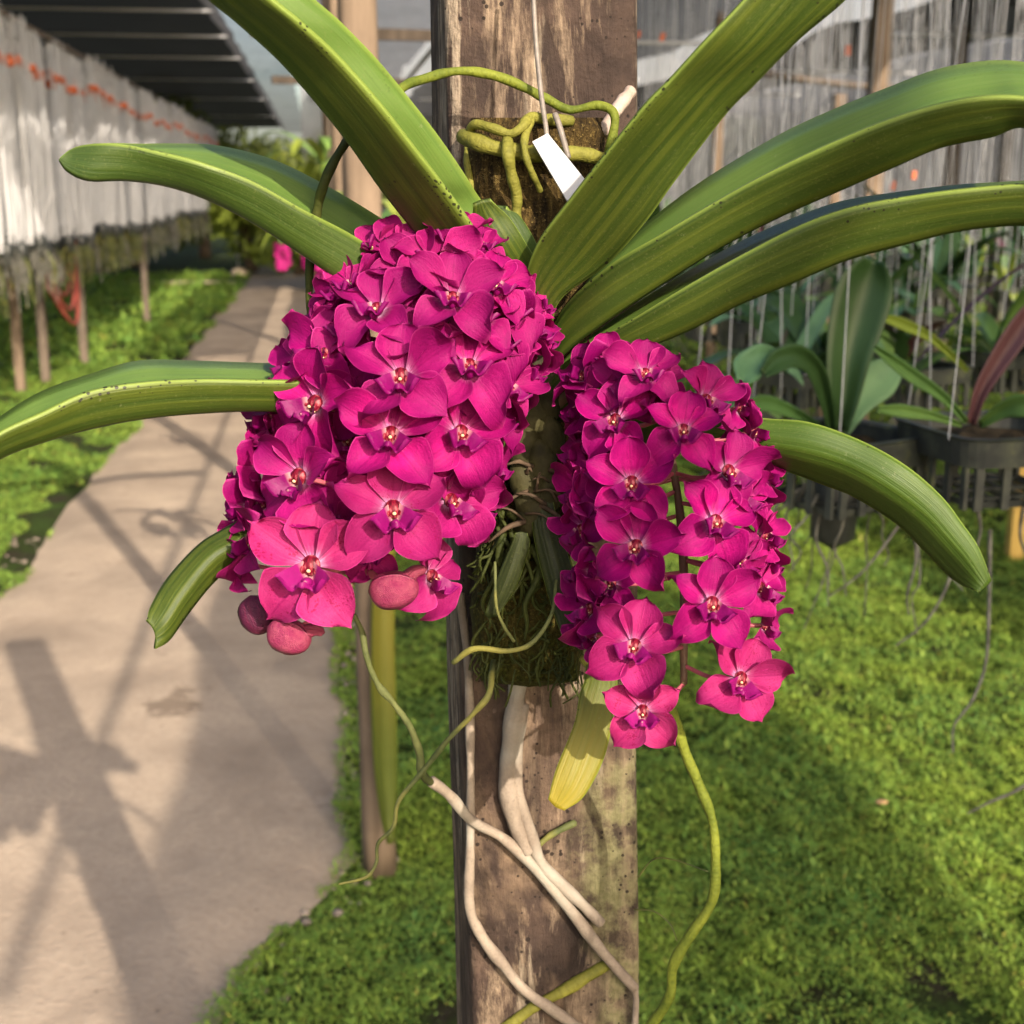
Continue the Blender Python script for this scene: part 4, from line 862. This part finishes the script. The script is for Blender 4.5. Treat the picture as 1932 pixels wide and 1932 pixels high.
# stem and old leaf sheaths
mb = MB().tube([P(1015, 560, .765), P(1018, 680, .77), P(1020, 800, .765), P(1010, 900, .762), P(1005, 1000, .765)], lambda f: .0085 + .0012 * math.sin(f * 40), 12, 0, .25, 8, True, 90)
for k in range(15):
    y = 700 + k * 21; x = 1012 + 26 * math.sin(k * 2.4); mb.ball(P(x, y, .757), (.0085, .006, .013), 0, 9, 6, Matrix.Rotation(math.sin(k * 3.1) * .8, 3, 'Y'))
under(orchid, link('stem', mb.mesh('stem'), plain('stem_sheath', (0.042, 0.038, 0.015), 0.7, 0.6, 70, 0.2, 0.6)))
mb = MB()
for k in range(14):
    a = P(random.uniform(985, 1040), random.uniform(880, 985), .752); b = a + Vector((random.uniform(-.02, .02), -.004, random.uniform(-.016, .012))); mb.tube([a, (a + b) / 2 + Vector((0, -.003, .003)), b], (random.uniform(.0008, .002), .0005), 5, 0, .3, 3)
under(orchid, link('dry_sheath', mb.mesh('dry_sheath'), plain('dry_sheath', (0.085, 0.055, 0.035), 0.8, 0.5, 90)))
mb = MB()
for k in range(26):
    x0, y0 = random.uniform(930, 1060), random.uniform(960, 1080); pts = [(x0, y0, .764)]
    for q in range(4): x0 += random.uniform(-24, 24); y0 += random.uniform(12, 48); pts.append((x0, y0, .764 + .004 * q + random.uniform(-.004, .004)))
    mb.tube([P(*p) for p in pts], (random.uniform(.0008, .0026), .0006), 6, 0, .25, 4)
under(orchid, link('root_tangle', mb.mesh('root_tangle'), M['root_dark']))
# roots: (material, start radius px, end radius px, points with depths)
def root_(mat, r0, r1, pts, name='root', bump=.12, seg=10):
    d = pts[0][2]; ph = pts[0][0] * .37; ll = len(pts); rr = lambda f: (r0 + (r1 - r0) * f) * .90 * (1 + .13 * math.sin(f * ll * 1.9 + ph) * math.sin(f * ll * .83 + ph * 2) + .06 * math.sin(f * ll * 5.3)) * .75 / FPX
    mb = MB().tube([P(*p) for p in pts], rr, seg, 0, bump, 7, True, 130); return under(orchid, link(name, mb.mesh(name), M[mat]))
root_('root_green', 10, 10, [(660, 262, .70), (750, 172, .72), (800, 149, .735), (865, 134, .745), (930, 142, .75), (985, 163, .752), (1030, 186, .752), (1075, 207, .752), (1128, 199, .75), (1158, 215, .748), (1156, 260, .75), (1142, 310, .755), (1130, 360, .76)])
root_('root_dark', 10, 9, [(655, 265, .70), (630, 305, .705), (610, 350, .71), (596, 410, .72), (586, 480, .725), (584, 570, .73), (600, 640, .74)])
root_('root_moss', 17, 15, [(872, 256, .752), (900, 268, .740), (940, 280, .738), (1000, 290, .740), (1060, 290, .740), (1100, 291, .742), (1138, 300, .748)])
root_('root_moss', 9, 12, [(885, 262, 0.750), (893, 236, 0.740), (925, 240, 0.732), (962, 252, 0.732), (985, 240, 0.732), (1000, 222, 0.740), (1030, 225, 0.745), (1080, 228, 0.750)])
root_('root_moss', 12, 12, [(957, 258, 0.735), (958, 290, 0.728), (966, 330, 0.734), (975, 370, 0.740), (974, 410, 0.745), (978, 460, 0.750)], bump=.2)
root_('root_moss', 9, 7, [(1002, 225, 0.740), (990, 260, 0.732), (992, 295, 0.728), (1006, 330, 0.732), (1020, 360, 0.740)], bump=.2)
root_('root_moss', 9, 7, [(886, 262, .77), (882, 300, .765), (887, 340, .765), (900, 385, .765), (915, 410, .77)])
root_('root_white', 14, 15, [(1140, 250, .765), (1160, 212, .765), (1178, 188, .77), (1190, 172, .775)])
root_('root_pale', 9, 16, [(868, 1120, PS(868, 1120, .009)), (880, 1220, PS(880, 1220, .009)), (885, 1300, PS(885, 1300, .009)), (888, 1450, PS(888, 1450, .009)), (887, 1600, PS(887, 1600, .009)), (886, 1710, PS(886, 1710, .009)), (908, 1765, PS(908, 1765, .009)), (945, 1815, PS(945, 1815, .009)), (990, 1868, PS(990, 1868, .009)), (1050, 1910, PS(1050, 1910, .009)), (1120, 1960, PS(1120, 1960, .009))])
root_('root_pale', 26, 18, [(978, 1270, PS(978, 1270, .009)), (972, 1340, PS(972, 1340, .009)), (962, 1420, PS(962, 1420, .009)), (958, 1490, PS(958, 1490, .009)), (975, 1560, PS(975, 1560, .009)), (996, 1608, PS(996, 1608, .009))], bump=.05)
root_('root_pale', 18, 14, [(985, 1330, PS(985, 1330, .009)), (972, 1420, PS(972, 1420, .009)), (978, 1500, PS(978, 1500, .009)), (1000, 1570, PS(1000, 1570, .009)), (1022, 1630, PS(1022, 1630, .009)), (1062, 1672, PS(1062, 1672, .009)), (1100, 1708, PS(1100, 1708, .009)), (1134, 1742, PS(1134, 1742, .009))], bump=.05)
root_('root_pale', 13, 15, [(814, 1474, PS(814, 1474, .03)), (850, 1502, PS(850, 1502, .02)), (890, 1548, PS(890, 1548, .014)), (950, 1582, PS(950, 1582, .009)), (1010, 1638, PS(1010, 1638, .009)), (1080, 1722, PS(1080, 1722, .009)), (1140, 1800, PS(1140, 1800, .009)), (1198, 1865, PS(1198, 1865, .009))], bump=.06)
root_('root_pale', 9, 8, [(1196, 1862, PS(1196, 1862, .009)), (1200, 1890, PS(1200, 1890, .009)), (1196, 1960, PS(1196, 1960, .009))])
root_('root_green', 11, 12, [(1262, 1320, .745), (1275, 1365, .75), (1293, 1420, .755), (1318, 1480, .76), (1343, 1545, .765), (1350, 1620, .77), (1343, 1700, .775), (1300, 1768, .78), (1270, 1822, .785), (1263, 1880, .79), (1225, 1940, .80)], bump=.08)
root_('root_thin', 6, 9, [(668, 1160, .76), (685, 1200, .76), (692, 1240, .76), (712, 1290, .765), (745, 1330, .77), (775, 1375, .775), (790, 1415, .78), (798, 1460, .785), (812, 1476, .80)], bump=.35)
root_('root_thin', 8, 3, [(936, 1236, PS(936, 1236, .03)), (928, 1268, .785), (922, 1310, .77), (890, 1350, .772), (850, 1390, .775), (818, 1430, .78), (785, 1470, .78), (752, 1512, .78), (742, 1560, .78), (713, 1592, .78), (710, 1628, .78), (690, 1655, .78), (640, 1668, .78)], bump=.2)
root_('root_thin', 4, 6, [(1050, 1095, .745), (1040, 1160, .742), (1005, 1212, .74), (960, 1228, .738), (895, 1224, .74), (855, 1250, .75)], bump=.2)
root_('root_thin', 3, 4, [(934, 1060, .75), (936, 1140, .748), (950, 1180, .748), (970, 1210, .752)], bump=.3)
root_('root_thin', 8, 8, [(1010, 1600, PS(1010, 1600, .006)), (1040, 1575, PS(1040, 1575, .006)), (1085, 1552, PS(1085, 1552, .006))])
root_('root_moss', 16, 15, [(930, 1960, PS(930, 1960, .002)), (1000, 1905, PS(1000, 1905, .002)), (1070, 1865, PS(1070, 1865, .002)), (1130, 1828, PS(1130, 1828, .002)), (1160, 1815, PS(1160, 1815, .002))])
root_('root_thin', 2.2, 1.4, [(1204, 1655, .87), (1232, 1622, .85), (1270, 1622, .81), (1335, 1644, .772)], bump=.1, seg=6)
root_('root_thin', 2.0, 1.2, [(1197, 1716, .87), (1235, 1720, .85), (1265, 1745, .84), (1277, 1775, .83)], bump=.1, seg=6)
root_('root_moss', 10, 5, [(1100, 1240, .755), (1112, 1262, .755), (1104, 1280, .76)])

# ------------------------------------------------------------------ flowers
def tepal(mb, ang, ln, wd, rise, recurve, cup, r0=0.08, skew=0.0, tip=0.12, nu=13, nv=11, seed=0, twist=0.0):
    """ang: from 'up', clockwise as seen; unit = flower radius; x right, y up, z to the viewer"""
    G = []; U = []; ca, sa = math.cos(ang), math.sin(ang)
    for i in range(nu):
        u = i / (nu - 1)
        prof = (math.sin(math.pi * min(1, (u * 0.95 + 0.05)) ** 0.92)) ** 0.56 if u < 0.999 else 0.0
        prof = max(prof, 0.0) * (0.42 + 0.58 * min(1, u * 2.6)); half = wd / 2 * prof
        row = []; ur = []
        for j in range(nv):
            v = -1 + 2 * j / (nv - 1); x = v * half + skew * wd * u * (1 - u) * 1.2
            yy = r0 + ln * (u + (tip * (1 - abs(v)) * u ** 6) - 0.05 * u ** 3 * v * v)
            z = rise * u - recurve * u * u + cup * (v * v) * prof * 0.5 - cup * 0.12 - 0.022 * math.exp(-(v * 4) ** 2) * (1 - u) + 0.07 * noise.noise(Vector((x * 2.3 + seed * 3.7, yy * 2.3, ang * 2))) + 0.035 * abs(v) ** 3 * math.sin(u * 11 + seed * 2 + v * 2) * prof + twist * v * u * 0.3
            px, py = x, yy
            row.append(Vector((px * ca + py * sa, -px * sa + py * ca, z))); ur.append((u, j / (nv - 1)))
        G.append(row); U.append(ur)
    mb.grid(G, U)
def make_flower_meshes(seed, cup_=0.0):
    rr = random.Random(seed); q = lambda s: rr.uniform(-s, s)
    mb = MB()
    c1 = .12 + cup_ * .6
    tepal(mb, R(138 + q(8)), 1.0, .88 + q(.07), .34 + c1 * .5 + q(.12), .62 + q(.25), .50, .09, .16, .04, seed=seed + 3, twist=q(1.6))
    tepal(mb, R(-138 + q(8)), 1.0, .88 + q(.07), .34 + c1 * .5 + q(.12), .62 + q(.25), .50, .09, -.16, .04, seed=seed + 4, twist=q(1.6))
    tepal(mb, R(q(6)), .92 + q(.05), .88 + q(.06), .22 + c1 + q(.1), .10 + q(.2), .55, .08, 0, .06, seed=seed)
    tepal(mb, R(62 + q(8)), .95 + q(.05), .72 + q(.06), .30 + c1 + q(.1), .22 + q(.2), .50, .10, -.05, .08, seed=seed + 1, twist=q(1.2))
    tepal(mb, R(-62 + q(8)), .95 + q(.05), .72 + q(.06), .30 + c1 + q(.1), .22 + q(.2), .50, .10, .05, .08, seed=seed + 2, twist=q(1.2))
    tep = mb.mesh('tepals')
    # lip: narrow base, side lobes standing up, broad notched apron rolling forward and down
    mb = MB(); G = []; U = []; nu, nv = 15, 17
    for i in range(nu):
        u = i / (nu - 1); row = []; ur = []
        half = 0.09 + 0.29 * math.sin(min(1, u * 1.25) * math.pi * 0.60) - 0.30 * max(0, u - .70)
        cy = -0.17 - 0.27 * u - 0.07 * math.sin(u * 3.1); cz = 0.04 + 0.46 * u - 0.10 * u ** 4
        for j in range(nv):
            v = -1 + 2 * j / (nv - 1); av = abs(v); x = half * (v * (1 + .18 * u * av))
            wing = max(0, av - .38) / .62
            y = cy + (0.23 - .10 * u) * wing ** 1.3 + 0.055 * math.exp(-(v * 4.5) ** 2) * u + 0.05 * math.sin(av * 8) * u
            z = cz + 0.16 * wing ** 1.2 + 0.07 * math.exp(-(v * 4.5) ** 2) - 0.10 * math.exp(-((av - .45) * 6) ** 2) * u + 0.06 * noise.noise(Vector((x * 5, y * 5, seed)))
            if u > .8: y += (0.10 - .05 * av) * (u - .8) * 5; z -= .02 * (u - .8) * 5
            row.append(Vector((x, y, z))); ur.append((u, j / (nv - 1)))
        G.append(row); U.append(ur)
    mb.grid(G, U)
    mb.ball((0, -.27, .16), (.09, .09, .14), 0, 10, 7)                         # callus in the throat
    lip = mb.mesh('lip')
    mb = MB(); mb.ball((0, .005, .05), (.150, .165, .13), 0, 16, 10); mb.ball((-.105, -.07, .10), (.05, .075, .09), 0, 10, 7); mb.ball((.105, -.07, .10), (.05, .075, .09), 0, 10, 7)
    mb.ball((0, -.09, .155), (.034, .030, .04), 1, 10, 6); mb.ball((-.13, -.14, .12), (.018, .016, .02), 1, 6, 5); mb.ball((.13, -.14, .12), (.018, .016, .02), 1, 6, 5)
    col = mb.mesh('column')
    for m_, mt in ((tep, [M['petal']]), (lip, [M['lip']]), (col, [M['column'], M['anther']])):
        for k in mt: m_.materials.append(k)
    return tep, lip, col
FM = [make_flower_meshes(s, (0.0, .12, .25, .05, .35, .18)[s % 6]) for s in range(12)]
def lerp_tab(tab, y):
    if y <= tab[0][0]: return tab[0][1:]
    for a, b in zip(tab, tab[1:]):
        if y <= b[0]:
            f = (y - a[0]) / (b[0] - a[0]); return tuple(p + (q - p) * f for p, q in zip(a[1:], b[1:]))
    return tab[-1][1:]
# per spike: y -> axis x, radius (px), up-tilt of the blooms
SPL = [(440, 832, 150, .75), (520, 815, 215, .55), (600, 795, 255, .38), (700, 765, 262, .20), (800, 738, 255, .08), (900, 705, 245, .0), (1000, 678, 235, -.02), (1080, 650, 220, -.05), (1180, 630, 150, -.1)]
SPR = [(660, 1235, 130, .62), (720, 1245, 165, .45), (800, 1258, 185, .25), (900, 1265, 190, .10), (1000, 1275, 195, .02), (1100, 1290, 190, -.02), (1200, 1295, 185, -.05), (1300, 1290, 150, -.15)]
DAX = 0.715
used = []; pedicels = {0: [], 1: []}
def flower(tab, x, y, size=100, roll=0.0, age_lit=0.0, push=0.0, hx=None, hy=None, sidx=0, var=None):
    fr = random.Random(int(x * 31 + y)); roll += fr.uniform(-7, 7)
    ax, Rp, up = lerp_tab(tab, y); dx = max(-.97, min(.97, (x - ax) / (Rp * 0.88))); cz = math.sqrt(1 - dx * dx)
    Rm = Rp * DAX / FPX * 0.62; d = DAX - cz * Rm + push
    nx = (dx * 0.82) if hx is None else hx; ny = (up if hy is None else hy) + .10; nx += fr.uniform(-.11, .11); ny += fr.uniform(-.10, .16)
    n = Vector((nx, ny, max(.25, cz))).normalized()
    upv = Vector((math.sin(R(roll)), math.cos(R(roll)), 0)); upv = (upv - n * upv.dot(n)).normalized(); rt = upv.cross(n)
    m3 = CAMR @ Matrix((rt, upv, n)).transposed(); s = size * (0.95 if sidx == 0 else 0.94) * (0.96 if y < 620 else 1.0) * d / FPX
    mat = (Matrix.Translation(P(x, y, d) - Vector(orchid.location)) @ m3.to_4x4() @ Matrix.Scale(s, 4))
    k = var if var is not None else (len(used) * 3 + int(x)) % len(FM); tep, lip, col = FM[k]
    o = link('flower', tep, None, orchid, mat); l = link('lip', lip, None, o); cl = link('column', col, None, o)
    age_lit = max(0.0, min(1.0, age_lit + fr.uniform(-.05, .14)))
    for q in (o, l, cl): q.color = (age_lit, age_lit, age_lit, 1)
    used.append((sidx, x, y)); pedicels[sidx].append((P(x, y, d) - (CAMR @ n) * s * 0.05, ax, y, CAMR @ n)); return o
LEFT = [  # x, y, radius px, roll, paleness (old blooms, and sunlight painted on upper ones), push, hx, hy
 (588, 1068, 130, 3, .95, -.008, -.05, -.02), (742, 962, 122, 2, .45, -.010, .05, .02), (566, 900, 110, 12, .18, -.004, -.34, .02), (738, 822, 112, 1, .12, -.012, .0, .08), (597, 762, 108, 18, .1, -.004, -.42, .05),
 (757, 712, 112, -2, .08, -.012, .0, .12), (868, 818, 104, 16, .12, -.002, .45, .05), (712, 586, 98, -2, .08, -.004, -.10, .42), (853, 566, 100, 2, .15, -.008, .08, .40), (885, 694, 104, 8, .12, -.006, .10, .35),
 (818, 498, 92, 0, .30, .002, .0, .62), (777, 515, 88, -28, .20, .006, -.15, .55), (932, 543, 88, 14, .20, .002, .35, .45), (1000, 622, 80, 22, .18, .006, .62, .25), (955, 728, 84, 26, .15, .008, .70, .10),
 (612, 668, 96, 14, .08, .002, -.45, .25), (650, 560, 82, -20, .10, .010, -.45, .45), (478, 1020, 92, -18, .30, .012, -.85, .0), (486, 880, 84, -24, .15, .016, -.90, .0), (515, 792, 84, -18, .12, .014, -.80, .1),
 (848, 945, 96, 14, .30, .008, .72, .05), (812, 1088, 88, 18, .50, .010, .80, -.05), (918, 880, 82, 24, .2, .012, .85, .05), (800, 760, 88, 4, .1, .012, .2, .2), (560, 690, 80, -10, .1, .012, -.7, .2), (985, 700, 76, 30, .1, .014, .8, .1),
 (1015, 640, 66, 40, .2, .014, .85, .2), (905, 470, 70, 10, .2, .012, .3, .7), (745, 475, 74, -14, .2, .014, -.2, .65), (605, 600, 72, -34, .1, .016, -.8, .3), (660, 830, 84, 0, .1, .018, -.2, .1), (650, 950, 86, 0, .2, .022, -.1, 0), (820, 880, 84, 8, .2, .016, .3, .1), (940, 640, 80, 20, .1, .012, .5, .3), (500, 950, 70, -25, .2, .024, -.9, 0), (855, 720, 84, 10, .1, .014, .35, .2), (700, 1040, 70, 0, .3, .03, 0, 0),
 (700, 470, 74, -16, .25, .012, -.3, .6), (855, 455, 80, 4, .35, .008, .1, .75), (905, 600, 88, 6, .2, .004, .25, .4), (965, 590, 80, 16, .25, .008, .5, .4), (785, 628, 90, -2, .15, .004, -.05, .35), (655, 622, 82, -8, .1, .008, -.4, .35),
 (930, 790, 80, 16, .15, .010, .6, .1), (690, 765, 86, -4, .08, .010, -.25, .15), (520, 840, 80, -12, .1, .016, -.75, .05), (625, 990, 84, 4, .25, .016, -.2, 0), (462, 955, 72, -20, .2, .020, -.9, 0), (452, 1062, 66, -14, .3, .018, -.9, -.05),
 (890, 960, 76, 18, .3, .012, .8, 0), (670, 540, 78, -12, .15, .008, -.35, .5), (1010, 580, 66, 26, .2, .014, .7, .4), (640, 720, 80, 0, .06, .012, -.4, .15)]
RIGHT = [
 (1217, 708, 82, 3, .08, -.004, .02, .42), (1330, 756, 80, 8, .12, .0, .55, .2), (1289, 814, 88, 1, .08, -.010, .05, .22), (1162, 794, 86, 4, .05, .0, -.38, .10), (1192, 912, 94, 2, .06, -.008, -.10, .06), (1372, 890, 90, 14, .15, -.002, .45, .12),
 (1348, 985, 94, 12, .12, -.008, .30, .08), (1200, 1032, 94, 6, .08, -.010, -.10, .04), (1343, 1140, 98, 2, .22, -.010, .12, .04), (1196, 1220, 98, 10, .60, -.010, -.10, .04), (1396, 1280, 90, 16, .80, -.004, .22, .02), (1213, 1342, 84, -4, 1.0, -.008, -.02, -.10),
 (1432, 1110, 80, 20, .2, .010, .75, .05), (1438, 1010, 76, 24, .15, .012, .80, .05), (1392, 770, 62, 20, .1, .014, .85, .15), (1418, 815, 70, 22, .12, .010, .75, .1), (1100, 712, 76, -10, .05, .006, -.5, .3), (1098, 770, 70, -24, .04, .012, -.75, .1),
 (1100, 850, 78, -14, .03, .012, -.70, .05), (1098, 925, 78, -16, .03, .014, -.80, .0), (1100, 1000, 76, -14, .03, .012, -.75, .0), (1105, 1075, 76, -18, .04, .016, -.80, .0), (1115, 1150, 78, -24, .12, .010, -.65, .0), (1150, 690, 66, -12, .05, .012, -.2, .55),
 (1440, 1060, 70, 25, .15, .018, .85, .0), (1438, 895, 68, 24, .15, .014, .85, .05), (1120, 1200, 62, -30, .1, .018, -.85, 0), (1390, 1060, 78, 14, .15, .010, .45, .1), (1150, 960, 76, -4, .04, .016, -.3, 0), (1155, 1100, 72, -6, .05, .018, -.4, 0), (1240, 730, 72, 6, .15, .010, .1, .45), (1180, 740, 72, -4, .06, .008, -.2, .35), (1395, 940, 76, 16, .15, .010, .5, .1), (1140, 880, 76, -6, .04, .012, -.4, .05), (1440, 1180, 60, 20, .3, .016, .8, 0)]
for i, f in enumerate(LEFT): flower(SPL, *f[:5], f[5], f[6], f[7], 0, (i * 5) % 12)
for i, f in enumerate(RIGHT): flower(SPR, *f[:5], f[5], f[6], f[7], 1, (i * 7 + 3) % 12)
# stalks with their pedicels
def stalk(sidx, pts, r0, r1):
    axis = [P(*p) for p in pts]; mb = MB().tube(axis, (r0, r1), 8, 1, .2, 6)
    cr = crom(axis, 10)
    for (q, ax, y, nn) in pedicels[sidx]:
        a = min(cr, key=lambda c: (c - (q - nn * .03 + Vector((0, 0, .008)))).length)
        mb.tube([a, a.lerp(q, .5) + Vector((0, 0, -.003)), q], .0013, 6, 0, 0, 4, False)
    o = link('flower_stalk', mb.mesh('flower_stalk'), [M['pedicel'], M['rachis']]); under(orchid, o)
stalk(0, [(1020, 700, .765), (960, 610, .75), (880, 560, .725), (815, 600, .715), (775, 720, .715), (740, 850, .715), (705, 970, .715), (670, 1080, .715), (640, 1150, .715)], .0032, .0020)
stalk(1, [(1020, 800, .765), (1080, 740, .75), (1160, 720, .73), (1230, 760, .72), (1262, 850, .715), (1282, 960, .715), (1290, 1080, .715), (1290, 1200, .715), (1290, 1290, .715)], .0030, .0020)
# buds on the left spike
def bud(x, y, d, rx, ry, roll, tone, stalk_to, tipc=False):
    mb = MB(); G = []; U = []
    for i in range(15):
        th = math.pi * i / 14; row = []; ur = []
        for j in range(22):
            a = 2 * math.pi * j / 22; fold = 1 + .07 * math.cos(3 * a + .6) - .13 * math.exp(-((math.sin(1.5 * a + .5)) * 7) ** 2) + .05 * noise.noise(Vector((math.cos(a) * 1.6, math.sin(a) * 1.6, th * 2)))
            r = math.sin(th) ** .85 * fold; row.append(Vector((rx * r * math.cos(a), rx * .9 * r * math.sin(a), ry * math.cos(th) * (1 + .10 * math.cos(th) ** 3) - .10 * ry * math.exp(-(math.pi - th) * 4)))); ur.append((i / 14, j / 22))
        G.append(row); U.append(ur)
    mb.grid(G, U, 0, closed=True); s = d / FPX
    # spur of the lip
    mb.tube([(-rx * .2, 0, ry * .45), (-rx * .75, 0, ry * .95), (-rx * .85, 0, ry * 1.4)], lambda f: rx * (.48 - .24 * f), 10, 0, 0, 4)
    rot = CAMR @ Matrix.Rotation(R(roll), 3, 'Z') @ Matrix.Rotation(R(-90), 3, 'X')
    o = link('bud', mb.mesh('bud'), M['bud'], orchid, Matrix.Translation(P(x, y, d) - Vector(orchid.location)) @ rot.to_4x4() @ Matrix.Scale(s, 4)); o.color = (tone,) * 3 + (1,)
    st = MB().tube([P(x, y, d) , P((x + stalk_to[0]) / 2, (y + stalk_to[1]) / 2 , d + .004), P(*stalk_to)], .0022, 8, 0, .1, 5); under(orchid, link('bud_stalk', st.mesh('bud_stalk'), M['pedicel']))
bud(543, 1198, .685, 35, 42, -112, .95, (632, 1150, .705))
bud(484, 1158, .705, 33, 37, -160, .0, (600, 1128, .715))
bud(740, 1112, .690, 37, 46, -84, .85, (690, 1075, .71), True)
